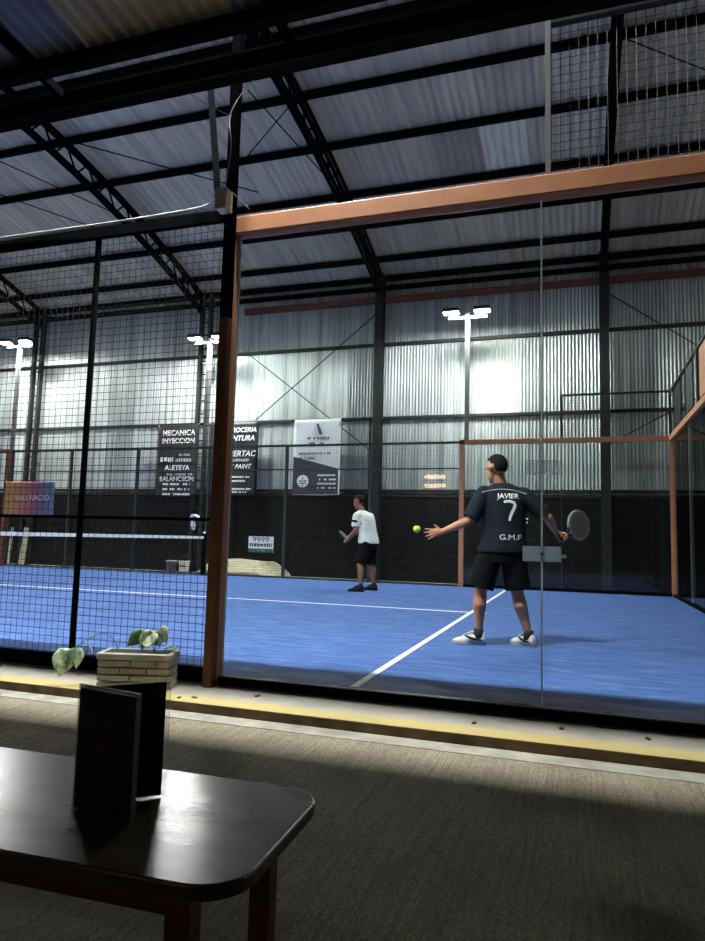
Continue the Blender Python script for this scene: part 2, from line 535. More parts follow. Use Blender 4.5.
# ------------------------------------------------------------------ corrugated sheets
def corrugated(name, x0, x1, pitch, amp, rows, material, flip=1, per=8, extra=None, parent=None):
    """wave along X; rows: list of (point yz, normal yz)"""
    n = int((x1 - x0) / pitch * per)
    me = bpy.data.meshes.new(name)
    vs, fs, sm = [], [], []
    for (y, z), (ny, nz) in rows:
        for i in range(n + 1):
            x = x0 + (x1 - x0) * i / n
            a = amp * math.cos(2 * PI * x / pitch)
            vs.append((x, y + ny * a, z + nz * a))
    m_ = len(rows)
    for r in range(m_ - 1):
        for i in range(n):
            a = r * (n + 1) + i
            q = (a, a + 1, a + n + 2, a + n + 1)
            fs.append(q if flip > 0 else q[::-1])
    me.from_pydata(vs, [], fs)
    me.polygons.foreach_set('use_smooth', [True] * len(fs))
    me.materials.append(MATS[material])
    o = bpy.data.objects.new(name, me)
    COL.objects.link(o)
    if parent:
        o.parent = parent
    return o

WY = 11.45
wf = corrugated('wall_far', -17, 9, 0.076, 0.011, [((WY, 1.95), (1, 0)), ((WY, 7.5), (1, 0))], 'wall_sheet')
struct(wf)
corrugated('pale_sheet', 0.08, 1.08, 0.076, 0.011, [((WY - 0.012, 3.82), (1, 0)), ((WY - 0.012, 5.6), (1, 0))], 'sheet_white', parent=wf)
struct(MB().box(-17, 9, 11.40, 11.65, -0.3, 1.97).build('wall_far_base', 'brick_black'))

def zt(y):
    return 8.65 - 0.0212 * (y - 3.0) ** 2

rows = []
for k in range(25):
    y = 11.75 - k * 0.7
    s = -0.0424 * (y - 3.0)
    nn = math.hypot(1, s)
    rows.append(((y, zt(y) + 0.20), (-s / nn, 1 / nn)))
roof = corrugated('ceiling_hall', -17, 9, 0.152, 0.012, rows, 'roof_sheet', per=8)
struct(roof)
def roof_patch(name, x0, x1, y0, y1, material):
    rr = []
    for k in range(4):
        y = y0 + (y1 - y0) * k / 3
        s = -0.0424 * (y - 3.0)
        nn = math.hypot(1, s)
        rr.append(((y, zt(y) + 0.188), (-s / nn, 1 / nn)))
    return corrugated(name, x0, x1, 0.152, 0.012, rr, material, parent=roof)
roof_patch('pale_sheet', 0.66, 1.46, 8.66, 7.40, 'roof_pale')
roof_patch('dark_sheet', -0.27, 0.63, 8.66, 7.40, 'roof_dark')
roof_patch('pale_sheet', 0.66, 1.46, 9.6, 8.72, 'roof_pale')
# end walls of the hall (outside the frame, they bounce the lamplight)
struct(MB().box(8.9, 9.0, 0.1, 11.6, -0.3, 8.4).build('wall_right', 'roof_sheet'))
struct(MB().box(-17.1, -17.0, 0.1, 11.6, -0.3, 8.4).build('wall_left', 'roof_sheet'))
struct(MB().box(-17, 9, -7.3, -7.2, -0.3, 4.4).build('wall_near', 'wall_plaster'))

# ------------------------------------------------------------------ steel frame of the hall
TX = [-12.45, -7.15, -2.20, 2.87, 8.0]
names = ['over the striped corner of the mesh fence', '', '', '', '']
tl = ['dark lattice roof truss farthest down the hall beyond the net',
      'dark lattice roof truss above the net and mesh fence',
      'dark lattice roof truss rising from the column beside the white banner',
      'dark lattice roof truss above the player in the black shirt',
      'dark lattice roof truss past the back glass wall']
for x, lb in zip(TX, tl):
    t = thing('roof_truss', (x, 11.3, 0), lb, 'roof truss', 'lattice trusses of the hall roof')
    ys = [11.3 - 0.62 * k for k in range(26)]
    for nm, dz in (('top_chord', 0.0), ('bottom_chord', -0.40)):
        mb = MB()
        for a, c in zip(ys, ys[1:]):
            for sx in (-0.045, 0.045):
                mb.bar((sx, a - 11.3, zt(a) + dz), (sx, c - 11.3, zt(c) + dz), 0.05, 0.075)
        mb.build(nm, 'black_steel', t)
    k = 0
    while k < 34:
        a = 11.3 - 0.31 * k; c = a - 0.31
        up = k % 2 == 0
        MB().bar((0, a - 11.3, zt(a) + (-0.40 if up else 0)), (0, c - 11.3, zt(c) + (0 if up else -0.40)), 0.03, 0.03).build('web_bar', 'black_steel', t)
        k += 1
for y in (11.36, 10.72, 9.63, 8.70, 7.36, 6.10, 4.85, 3.6, 2.35, 1.1, -0.2, -1.5):
    struct(MB().box(-17, 9, y - 0.04, y + 0.04, zt(y) + 0.04, zt(y) + 0.17).build('roof_purlin', 'black_steel'))
for z, h in ((2.07, 0.07), (3.82, 0.07), (5.63, 0.08), (7.05, 0.12)):
    struct(MB().box(-17, 9, 11.375, 11.43, z - h / 2, z + h / 2).build('wall_girt', 'dark_steel' if z < 7 else 'black_steel'))
for x in (-2.20, 2.87, 8.0):
    mb = MB()
    mb.box(x - 0.10, x + 0.10, 11.08, 11.11, -0.05, 7.3)
    mb.box(x - 0.10, x + 0.10, 11.28, 11.31, -0.05, 7.3)
    mb.box(x - 0.015, x + 0.015, 11.11, 11.28, -0.05, 7.3)
    struct(mb.build('building_column', 'dark_steel'))
for x in (-12.45, -6.98):
    mb = MB()
    for s in (-0.13, 0.13):
        mb.box(x + s - 0.04, x + s + 0.04, 11.16, 11.29, -0.05, 7.3)
    for k in range(20):
        mb.bar((x - 0.13, 11.22, 0.2 + 0.35 * k), (x + 0.13, 11.22, 0.2 + 0.35 * k), 0.03, 0.03)
    struct(mb.build('building_column', 'dark_steel'))
# light flashing strip under the cladding
struct(MB().box(-17, 9, 11.385, 11.40, 1.93, 2.0).build('trim_flashing', 'dark_steel'))
# framed openings in the cladding
for x0, x1 in ((-6.45, -5.45), (-3.25, -2.45)):
    mb = MB()
    mb.box(x1, x1 + 0.05, 11.33, 11.38, 2.1, 3.82)
    struct(mb.build('wall_stud', 'dark_steel'))
rust = MB().box(-5.9, 8.9, 11.28, 11.40, 6.66, 6.80).build('reflection_beam', 'orange_dim')  # added beam, stands in for an orange reflection in the near glass
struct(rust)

def rod(p0, p1, label, r=0.012, m='black_steel'):
    c = Vector(p0)
    o = MB().tube([(0, 0, 0), Vector(p1) - c], r, 6).build('bracing_rod', m)
    o.location = c
    tag(o, label, 'bracing rod', 'thin steel cross bracing rods')
rod((-5.45, 11.27, 3.85), (-2.35, 11.27, 6.35), 'thin steel rod rising across the cladding to the column by the white banner')
rod((-5.75, 11.25, 5.6), (-2.35, 11.25, 3.0), 'thin steel rod falling across the cladding behind the white banner')
rod((2.97, 11.27, 6.4), (5.6, 11.27, 4.45), 'thin steel rod on the cladding above the back glass corner')
rod((2.97, 11.25, 3.1), (5.2, 11.25, 4.3), 'thin steel rod low on the cladding behind the top mesh')
rz = lambda y: zt(y) - 0.02
rod((-2.3, 6.0, rz(6.0)), (-5.0, 8.0, rz(8.0)), 'thin roof rod crossing from the middle truss toward the light mast')
rod((-3.0, 5.6, rz(5.6)), (-2.4, 8.1, rz(8.1)), 'thin roof rod beside the middle truss above the orange beam')
rod((2.95, 6.0, rz(6.0)), (5.2, 7.6, rz(7.6)), 'thin roof rod seen through the square mesh above the glass')
rod((-7.2, 5.8, rz(5.8)), (-4.0, 8.1, rz(8.1)), 'thin long roof rod between the net truss and the light mast')
rod((-9.2, 5.6, rz(5.6)), (-7.4, 8.3, rz(8.3)), 'thin roof rod beyond the truss above the net')
rod((-10.5, 6.2, rz(6.2)), (-8.0, 8.8, rz(8.8)), 'thin roof rod farthest along over the mesh fence')

# big eave beam above the near side, and the patio canopy
bz = 4.07
eb = MB()
eb.box(-9, 7, -0.325, -0.265, bz - 0.07, bz + 0.07)
eb.box(-9, 7, -0.345, -0.245, bz + 0.06, bz + 0.08)
eb.box(-9, 7, -0.345, -0.245, bz - 0.08, bz - 0.06)
struct(eb.build('eave_beam', 'black_steel'))
CZ = 4.15
def canopy_sheet(x0, x1, material, zoff=0.0):
    return corrugated('canopy_sheet', x0, x1, 0.105, 0.018, [((-4.9, CZ + 0.35 + zoff), (0, 1)), ((-0.555, CZ + zoff), (0, 1))], material, flip=-1, per=8)
can = bpy.data.objects.new('ceiling_canopy', None); COL.objects.link(can); can['kind'] = 'structure'
for x0, x1, mm, zo in ((-9, -0.80, 'canopy_blue', 0.0), (-0.84, 0.33, 'canopy_tan', 0.006), (0.29, 3.2, 'canopy_blue', 0.0), (3.16, 4.3, 'canopy_tan', 0.006), (4.26, 7, 'canopy_blue', 0.0)):
    canopy_sheet(x0, x1, mm, zo).parent = can
struct(MB().box(-9, 7, -0.68, -0.60, CZ - 0.11, CZ - 0.02).build('canopy_purlin', 'black_steel'))
struct(MB().box(-9, 7, -2.15, -2.07, CZ + 0.02, CZ + 0.11).build('canopy_purlin', 'black_steel'))
for x in (-5.0, -3.1, -1.27, 0.55, 2.4, 4.2):
    struct(MB().bar((x, -4.9, CZ + 0.28), (x, -0.38, CZ - 0.055), 0.045, 0.065).build('canopy_rafter', 'shaded_black'))

# ------------------------------------------------------------------ near court enclosure
fr = thing('glass_wall_frame', (0, 0, -0.05), 'orange steel post and top beam framing the large glass panes nearest the patio', 'frame')
P0 = fr.location
MB().box(-0.045, 0.045, -0.075, 0.018, 0.0, 3.185).build('post', 'orange', fr, bevel=0.006)
b_ = MB()
b_.box(0.045, 4.06, -0.075, 0.035, 3.065, 3.185)
b_.build('top_beam', 'orange', fr, bevel=0.006)
MB().box(0.045, 4.06, -0.04, 0.03, 0.0, 0.050).build('sill', 'black_steel', fr)
MB().box(0.045, 4.06, -0.032, 0.022, 0.050, 0.057).build('sill_cap', 'galv', fr)

def pane(name_label, x0, x1, y0, y1, z0, z1, seams, group='glass panes of the court'):
    o = thing('glass_pane', ((x0 + x1) / 2, (y0 + y1) / 2, z0), name_label, 'glass pane', group)
    c = o.location
    MB().box(x0 - c.x, x1 - c.x, y0 - c.y, y1 - c.y, 0, z1 - z0).build('sheet', 'glass', o)
    for sx0, sx1, sy0, sy1 in seams:
        MB().box(sx0 - c.x, sx1 - c.x, sy0 - c.y, sy1 - c.y, 0, z1 - z0).build('polished_edge', 'seam', o)
    return o
SX = 2.09
pane('clear glass pane beside the orange post, in front of the serving player', 0.050, SX - 0.004, -0.006, 0.006, 0.008, 3.02, [(0.047, 0.053, -0.007, 0.007), (SX - 0.006, SX + 0.004, -0.007, 0.007)])
pane('clear glass pane with the frosted plate edge, in front of the racket', SX + 0.006, 4.03, -0.006, 0.006, 0.008, 3.02, [])
# plates over the pane joint
o = thing('joint_plate', (SX, -0.012, 0.866), 'frosted grey plate bolted across the glass joint at hip height', 'plate', 'plates across the glass joint')
MB().box(-0.108, 0.106, -0.006, 0.002, -0.044, 0.044).build('plate', 'frost', o, bevel=0.01)
MB().tube([(0, 0.0, 0.0), (0, -0.02, 0)], 0.009, 10).build('bolt', 'galv', o)
MB().box(0.106, 0.135, -0.006, 0.002, -0.02, 0.0).build('side_tab', 'frost', o)
o = thing('joint_plate', (SX, -0.012, 1.372), 'clear scuffed plate across the glass joint beside the head of the serving player', 'plate', 'plates across the glass joint')
MB().box(-0.098, 0.114, -0.006, 0.002, -0.046, 0.046).build('plate', 'film', o, bevel=0.012)
rim = [(-0.095, -0.008, -0.043), (0.112, -0.008, -0.043)]
MB().tube(rim, 0.004, 6).build('rim', 'seam', o)
MB().tube([(0.112, -0.008, -0.043), (0.115, -0.008, 0.02), (0.105, -0.008, 0.044), (-0.09, -0.008, 0.044), (-0.097, -0.008, 0.02), (-0.095, -0.008, -0.043)], 0.0025, 6).build('rim', 'seam', o)

# wire mesh helper: squares of wire in the XZ or YZ plane
def wire_grid(mb, a0, a1, z0, z1, pitch, r, const, axis='X', zp=None):
    n = int(round((a1 - a0) / pitch))
    for k in range(n + 1):
        a = a0 + (a1 - a0) * k / n
        p, q = ((a, const, z0), (a, const, z1)) if axis == 'X' else ((const, a, z0), (const, a, z1))
        mb.tube([p, q], r, 4, caps=False)
    n = int(round((z1 - z0) / (zp or pitch)))
    off = 2 * r
    for k in range(n + 1):
        z = z0 + (z1 - z0) * k / n
        p, q = ((a0, const + off, z), (a1, const + off, z)) if axis == 'X' else ((const + off, a0, z), (const + off, a1, z))
        mb.tube([p, q], r, 4, caps=False)

def mesh_fence(loc, label, x0, x1, z0, z1, posts, rails, pitch, r, post_w=0.05, steel='black_steel', y=0.0, wire='wire', cat='mesh fence', pz=None):
    o = thing('mesh_fence', loc, label, cat)
    L_ = o.location
    mb = MB(); wire_grid(mb, x0 - L_.x, x1 - L_.x, z0 - L_.z, z1 - L_.z, pitch, r, y - L_.y)
    mb.build('wire_mesh', wire, o)
    for p in posts:
        MB().box(p - post_w / 2 - L_.x, p + post_w / 2 - L_.x, y - post_w * 0.5 - L_.y, y + post_w * 0.5 - L_.y, (pz if pz is not None else z0) - L_.z, z1 - L_.z).build('post', steel, o)
    for z, h in rails:
        MB().box(x0 - L_.x, x1 - L_.x, y - 0.025 - L_.y, y + 0.025 - L_.y, z - h / 2 - L_.z, z + h / 2 - L_.z).build('rail', steel, o)
    return o
mesh_fence((-2.0, 0, -0.05), 'black square wire mesh fence between the patio and the net side of the court', -4.6, -0.06, 0.0, 3.2, [-1.165, -3.1, -4.6], [(0.0, 0.09), (1.03, 0.022), (3.19, 0.075)], 0.054, 0.0021, 0.030, pz=-0.05)
mesh_fence((3.1, 0, 3.15), 'dark square wire mesh panel standing above the near orange beam', 2.15, 4.0, 3.15, 4.19, [4.0], [(4.17, 0.05)], 0.054, 0.0019, 0.045, wire='wire', steel='dark_steel', cat='mesh panel')
o = MB().box(-0.016, 0.016, -0.016, 0.016, 0, 1.06).build('mesh_post', 'galv')
o.location = (2.13, -0.01, 3.14)
tag(o, 'slim grey galvanised post standing on the near orange beam', 'post')

# light mast on the orange post, junction box, cables
def lamp_pole(x, y, face, zbase, ztop, label, heads, steel, group, tilt, base_h=0.0):
    t = thing('floodlight_pole', (x, y, zbase), label, 'floodlight pole', group)
    h = ztop - zbase
    if base_h:
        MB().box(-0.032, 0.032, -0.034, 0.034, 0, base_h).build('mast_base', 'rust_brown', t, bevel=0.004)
        MB().box(-0.030, 0.030, -0.034, 0.034, base_h, h).build('mast', steel, t)
    else:
        MB().box(-0.045, 0.045, -0.045, 0.045, 0, h).build('mast', steel, t)
    MB().box(min(heads) - 0.08, max(heads) + 0.08, -0.03, 0.03, h - 0.12, h - 0.06).build('cross_arm', steel, t)
    for hx in heads:
        hd = MB()
        # housing: a shallow tray opening downwards, turned towards the court
        hd.box(-0.17, 0.17, -0.11, 0.11, 0.03, 0.075)
        for a, c in (((-0.17, -0.155), (-0.11, 0.11)), ((0.155, 0.17), (-0.11, 0.11)), ((-0.155, 0.155), (-0.11, -0.10)), ((-0.155, 0.155), (0.10, 0.11))):
            hd.box(a[0], a[1], c[0], c[1], -0.005, 0.03)
        for k in range(6):
            hd.box(-0.15 + 0.055 * k, -0.135 + 0.055 * k, -0.09, 0.09, 0.075, 0.105)
        ho = hd.build('lamp_head', 'dark_steel', t)
        ho.location = (hx, face * 0.16, h - 0.02)
        ho.rotation_euler = (face * tilt, 0, 0)
        me = MB(); me.box(-0.152, 0.152, -0.065, 0.065, -0.011, 0.020)
        lo = me.build('lamp_lens', 'lens' if face < 0 else 'lens_near', ho)
    return t
FT, NT = R(3), R(4)
lamp_pole(0.06, 10.24, -1, 3.0, 5.85, 'pale floodlight pole rising from the orange far glass frame', (-0.33, 0.33), 'galv', 'floodlight poles along the far side', FT)
lamp_pole(-6.25, 10.24, -1, 3.0, 5.72, 'floodlight pole over the far end of the net', (-0.33, 0.33), 'galv', 'floodlight poles along the far side', FT)
lamp_pole(-12.15, 10.24, -1, 3.0, 6.0, 'floodlight pole farthest down the court beyond the net', (-0.33, 0.33), 'galv', 'floodlight poles along the far side', FT)
m1 = lamp_pole(0.018, -0.110, 1, -0.05, 5.95, 'black light mast with a rust brown foot beside the near orange post', (-0.33, 0.33), 'shaded_black', 'floodlight poles along the patio side', NT, 2.45)
for hx in list(m1.children):
    if hx.name.startswith('lamp_head'):
        hx.location.y = -0.29
for x in (-6.25, -12.15):
    m2 = lamp_pole(x, -0.13, 1, -0.05, 5.95, 'black light mast on the mesh fence outside the patio view', (-0.33, 0.33), 'black_steel', 'floodlight poles along the patio side', NT)
    for hx in list(m2.children):
        if hx.name.startswith('lamp_head'):
            hx.location.y = -0.27
bx = MB(); bx.box(-0.055, 0.06, -0.05, 0.045, -0.085, 0.085)
o = thing('junction_box', (0.012, -0.196, 3.19), 'white square electrical junction box on the black mast above the orange post', 'junction box')
bx.build('box', 'white_plastic', o, bevel=0.008)
o.scale = (0.74, 0.9, 0.86)
MB().box(-0.058, 0.063, -0.062, -0.05, -0.088, 0.088).build('lid', 'white_plastic', o, bevel=0.006)

def cable(label, pts, r=0.006, m='cable', group='loose white cables'):
    c = Vector(pts[0])
    # smooth the polyline
    P = [Vector(p) - c for p in pts]
    out = []
    for i in range(len(P) - 1):
        a, b2 = P[i], P[i + 1]
        p0 = P[i - 1] if i else a; p3 = P[i + 2] if i + 2 < len(P) else b2
        for k in range(8):
            t = k / 8
            out.append(0.5 * ((2 * a) + (b2 - p0) * t + (2 * p0 - 5 * a + 4 * b2 - p3) * t * t + (3 * a - p0 - 3 * b2 + p3) * t ** 3))
    out.append(P[-1])
    o = MB().tube(out, r, 6).build('cable', m, smooth=True)
    o.location = c
    tag(o, label, 'cable', group)
cable('white cable bundle running along the top rail of the mesh fence', [(-4.5, -0.04, 3.27), (-3, -0.05, 3.24), (-2, -0.04, 3.25), (-1, -0.05, 3.24), (-0.3, -0.08, 3.235), (-0.07, -0.2, 3.2)], 0.008)
cable('white cable climbing the black mast to the eave beam', [(0.04, -0.24, 3.28), (0.06, -0.22, 3.55), (0.03, -0.20, 3.8), (0.12, -0.21, 3.95), (0.24, -0.28, 3.97)], 0.003)
cable('white cable hanging in a loop from the eave beam by the mast', [(-0.26, -0.28, 3.97), (-0.15, -0.26, 3.90), (-0.02, -0.24, 3.82), (0.06, -0.23, 3.78)], 0.003)
cable('short white cable from the junction box over the orange beam', [(0.05, -0.22, 3.27), (0.12, -0.16, 3.2), (0.16, -0.1, 3.16)], 0.003)
o = MB().bar((0, 0, 0), Vector((-0.075, -0.14, 3.3)) - Vector((-0.24, -0.06, 4.3)), 0.035, 0.035).build('brace_bar', 'black_steel')
o.location = (-0.24, -0.06, 4.3)
tag(o, 'slim black brace bar leaning against the mast above the junction box', 'brace')

# ------------------------------------------------------------------ far court enclosure
fr = thing('glass_wall_frame', (2.0, 10.05, 0), 'orange steel frame around the far glass corner behind the player in black', 'frame')
L_ = fr.location
for x in (0.0, 4.02):
    MB().box(x - 0.05 - L_.x, x + 0.05 - L_.x, -0.05, 0.05, -0.04, 3.05).build('post', 'orange', fr, bevel=0.005)
MB().box(-0.05 - L_.x, 4.07 - L_.x, -0.05, 0.05, 2.95, 3.05).build('top_beam', 'orange', fr, bevel=0.005)
MB().box(0.05 - L_.x, 3.97 - L_.x, -0.04, 0.04, -0.04, 0.06).build('sill', 'black_steel', fr)
MB().box(4.02 - 0.05 - L_.x, 4.02 + 0.05 - L_.x, -6.0, -0.05, 2.95, 3.05).build('top_beam', 'orange', fr, bevel=0.005)
MB().box(4.02 - 0.035 - L_.x, 4.02 + 0.035 - L_.x, -6.0, -0.05, -0.04, 0.05).build('sill', 'black_steel', fr)
pane('far glass pane next to the orange post at the service line', 0.06, 1.99, 10.044, 10.056, 0.06, 2.95, [(1.986, 1.99, 10.043, 10.057)])
pane('far glass pane in the corner with the back wall', 2.0, 3.97, 10.044, 10.056, 0.06, 2.95, [])
pane('back wall glass pane touching the orange corner post', 4.014, 4.026, 8.02, 9.99, 0.05, 2.95, [(4.013, 4.027, 8.02, 8.03)])
pane('back wall glass pane second from the orange corner post', 4.014, 4.026, 6.02, 8.01, 0.05, 2.95, [(4.013, 4.027, 6.02, 6.03)])
mesh_fence((-6, 10.05, 0), 'dark wire mesh fence along the far side behind the player in white', -11.95, -0.05, 0.0, 3.0, [-2, -4, -6, -8, -10, -11.9], [(0.02, 0.04), (2.45, 0.025), (3.0, 0.05)], 0.054, 0.0016, 0.06, 'green_steel', y=10.05, wire='wire')
mesh_fence((3, 10.05, 3.05), 'green mesh panel raised on the far orange beam at the corner', 2.0, 4.0, 3.05, 3.92, [2.0, 4.0], [(3.92, 0.04)], 0.06, 0.0016, 0.05, 'green_steel', y=10.05, wire='wire', cat='mesh panel')
o = thing('mesh_fence', (4.02, 8, 3.05), 'green mesh panel on the back wall beam with dark banners tied on', 'mesh panel')
mb = MB(); wire_grid(mb, -3.9, 2.0, 0, 0.87, 0.06, 0.0016, 0.0, 'Y'); mb.build('wire_mesh', 'wire', o)
for y in (-0.02, -1.0, -3.0):
    MB().box(-0.025, 0.025, y - 0.03, y + 0.03, 0, 0.87).build('post', 'green_steel', o)
MB().box(-0.02, 0.02, -3.9, 2.0, 0.85, 0.89).build('rail', 'green_steel', o)
for y0, y1, mm, lb in ((8.55, 9.25, 'banner_black', 'dark banner tied to the raised back mesh beside the corner'), (7.25, 7.85, 'banner_black', 'dark banner on the raised back mesh, second from the corner'), (5.4, 6.62, 'orange', 'orange panel on the raised back mesh past the dark banners')):
    q = MB().box(-0.006, 0.006, y0 - 8, y1 - 8, 0, 0.72).build('hanging_banner', mm)
    q.location = (3.985, 8, 3.08)
    tag(q, lb, 'banner', 'banners on the raised back mesh')
fr = thing('glass_wall_frame', (-12.05, 10.05, 0), 'orange post of the glass wall at the far end beyond the net', 'frame')
MB().box(-0.05, 0.05, -0.05, 0.05, -0.04, 3.05).build('post', 'orange_dim', fr)
MB().box(-3.9, -0.05, -0.05, 0.05, 2.95, 3.05).build('top_beam', 'orange_dim', fr)

# ------------------------------------------------------------------ net
nt_ = thing('tennis_net', (-6, 5, 0), 'black court net with a white top band crossing the court behind the mesh fence', 'net')
mb = MB(); wire_grid(mb, -4.95, 4.95, 0.02, 0.84, 0.045, 0.0018, 0.0, 'Y'); mb.build('netting', 'wire', nt_)
MB().box(-0.012, 0.012, -4.95, 4.95, 0.83, 0.89).build('top_band', 'tape_white', nt_)
for y in (-4.97, 4.97):
    MB().box(-0.04, 0.04, y - 0.04, y + 0.04, 0.0, 0.95).build('net_post', 'black_steel', nt_)
    MB().sphere((0, y, 0.965), 0.03, 10, 6).build('post_cap', 'white_plastic', nt_)

# ------------------------------------------------------------------ banners and signs
def banner(label, x0, x1, z0, z1, y, material, wave=0.012, name='hanging_banner'):
    cx = (x0 + x1) / 2
    t = thing(name, (cx, y, z0), label, 'banner', 'advertising banners on the far wall')
    nx, nz = 16, 20
    w, h = x1 - x0, z1 - z0
    rr = random.Random(label)
    ph = rr.uniform(0, 6)
    bm = bmesh.new()
    g = {}
    for s, off in ((0, -0.003), (1, 0.003)):
        for i in range(nx + 1):
            for j in range(nz + 1):
                u, v = i / nx, j / nz
                d = wave * math.sin(5 * u + 3 * v + ph) * math.sin(PI * u)
                g[s, i, j] = bm.verts.new((w * (u - 0.5), off + d, h * v - 0.03 * math.sin(PI * u) * (1 - v) * 0.6))
    for s in (0, 1):
        for i in range(nx):
            for j in range(nz):
                q = [g[s, i, j], g[s, i + 1, j], g[s, i + 1, j + 1], g[s, i, j + 1]]
                bm.faces.new(q if s == 0 else q[::-1])
    edge = [(i, 0) for i in range(nx)] + [(nx, j) for j in range(nz)] + [(i, nz) for i in range(nx, 0, -1)] + [(0, j) for j in range(nz, 0, -1)]
    for (a, b2), (c, d) in zip(edge, edge[1:] + edge[:1]):
        bm.faces.new((g[1, a, b2], g[1, c, d], g[0, c, d], g[0, a, b2]))
    mb = MB(); mb.bm.free(); mb.bm = bm
    mb.build('cloth', material, t, smooth=True)
    for sx in (-1, 1):
        MB().tube([(sx * (w / 2 - 0.03), -0.012, h - 0.03), (sx * (w / 2 + 0.03), 0.0, h + 0.05)], 0.005, 5).build('tie', 'white_plastic', t)
    return t, w, h
BY = 11.02
t, w, h = banner('black banner headed MECANICA INYECCION in white on the far wall', -8.12, -6.92, 1.90, 3.74, BY, 'banner_black')
yy = -0.02
lettering('MECANICA', 0.19, (0.02, yy, h - 0.21), 'print_white', t, bold=0.004)
lettering('INYECCION', 0.18, (0.02, yy, h - 0.42), 'print_white', t, bold=0.004)
text_bars(t, 0.18, yy, h - 0.78, 0.4, 0.06, 'print_grey', 4)
text_bars(t, -0.30, yy, h - 0.90, 0.38, 0.13, 'print_white', 5)
text_bars(t, 0.20, yy, h - 0.92, 0.46, 0.10, 'print_grey', 6)
lettering('ALETEYA', 0.18, (0.02, yy, h - 1.12), 'print_white', t, bold=0.004)
text_bars(t, 0.05, yy, h - 1.29, 0.85, 0.06, 'print_grey', 7)
lettering('BALANCEON', 0.17, (0.02, yy, h - 1.41), 'print_white', t, bold=0.003)
for k in range(3):
    text_bars(t, 0.02, yy, h - 1.54 - 0.13 * k, 0.8, 0.06, 'print_white', 9 + k)
t, w, h = banner('black banner for paint and bodywork, half hidden by the orange post', -6.62, -5.28, 1.94, 3.78, BY, 'banner_black')
lettering('CARROCERIA', 0.165, (0.16, yy, h - 0.22), 'print_white', t, shear=0.25, bold=0.004)
lettering('PINTURA', 0.185, (0.24, yy, h - 0.43), 'print_white', t, shear=0.25, bold=0.004)
lettering('CERTAC', 0.20, (0.28, yy, h - 0.82), 'print_white', t, shear=0.25, bold=0.004)
text_bars(t, 0.1, yy, h - 0.98, 0.8, 0.08, 'print_grey', 21)
lettering('Y PAINT', 0.155, (0.26, yy, h - 1.14), 'print_white', t, shear=0.25, bold=0.003)
text_bars(t, 0.1, yy, h - 1.40, 0.85, 0.05, 'print_white', 22)
text_bars(t, 0.06, yy, h - 1.50, 0.7, 0.06, 'print_white', 23)
text_bars(t, 0.12, yy, h - 1.70, 0.9, 0.05, 'print_white', 24)
text_bars(t, 0.08, yy, h - 1.78, 0.75, 0.05, 'print_white', 25)
t, w, h = banner('white banner with a blue letter A and a dark slanted lower half', -4.26, -3.06, 1.95, 3.78, BY, 'banner_white')
MB().prism([(-w / 2 + 0.005, 0.01), (w / 2 - 0.03, 0.01), (w / 2 - 0.03, 0.62), (-w / 2 + 0.005, 0.92)], 'Y', -0.022, -0.016).build('dark_field', 'banner_navy', t)
MB().prism([(-0.02, h - 0.12), (0.04, h - 0.12), (0.14, h - 0.38), (0.06, h - 0.38)], 'Y', -0.024, -0.018).build('letter_stroke', 'print_navy', t)
MB().prism([(-0.02, h - 0.16), (-0.005, h - 0.20), (-0.10, h - 0.38), (-0.13, h - 0.38)], 'Y', -0.024, -0.018).build('letter_stroke', 'print_grey', t)
text_bars(t, 0.02, -0.018, h - 0.47, 0.62, 0.07, 'print_navy', 31)
text_bars(t, 0.02, -0.018, h - 0.60, 0.44, 0.07, 'print_navy', 32)
for k, ww in enumerate((0.82, 0.40, 0.24)):
    text_bars(t, -0.45 + ww / 2, -0.018, h - 0.84 - 0.12 * k, ww, 0.05, 'print_navy', 33 + k)
cc = [( -0.33 + 0.15 * math.cos(a), 0.32 + 0.15 * math.sin(a)) for a in [2 * PI * k / 28 for k in range(28)]]
MB().prism(cc, 'Y', -0.028, -0.022).build('round_emblem', 'print_white', t)
mb = MB()
for q in ((-0.42, -0.36, 0.30, 0.34), (-0.34, -0.32, 0.18, 0.42), (-0.30, -0.24, 0.30, 0.34), (-0.44, -0.22, 0.25, 0.265)):
    mb.box(q[0], q[1], -0.031, -0.027, q[2], q[3])
mb.build('emblem_figure', 'banner_navy', t)
for k in range(4):
    text_bars(t, 0.28, -0.026, 0.46 - 0.10 * k, 0.46, 0.05, 'print_white', 41 + k)
t, w, h = banner('sunset coloured banner in orange and purple tied on the far fence', -12.0, -10.42, 1.30, 2.18, 9.98, 'banner_sunset', 0.01)
lettering('VALI RACIO', 0.21, (0.10, -0.02, h * 0.52), 'print_grey', t)

sg = thing('sign_board', (-4.55, 10.0, 0.56), 'small white sign with green foot and the digits 9999 on the far fence', 'sign')
MB().box(-0.31, 0.31, -0.008, 0.008, 0.0, 0.36).build('board', 'print_white', sg)
MB().box(-0.31, 0.31, -0.012, -0.008, 0.0, 0.085).build('green_foot', 'sign_green', sg)
lettering('9999', 0.17, (0.0, -0.012, 0.285), 'banner_black', sg, sx=1.25)
text_bars(sg, 0.0, -0.010, 0.165, 0.56, 0.085, 'banner_navy', 51)
text_bars(sg, 0.02, -0.014, 0.045, 0.22, 0.02, 'print_grey', 52)

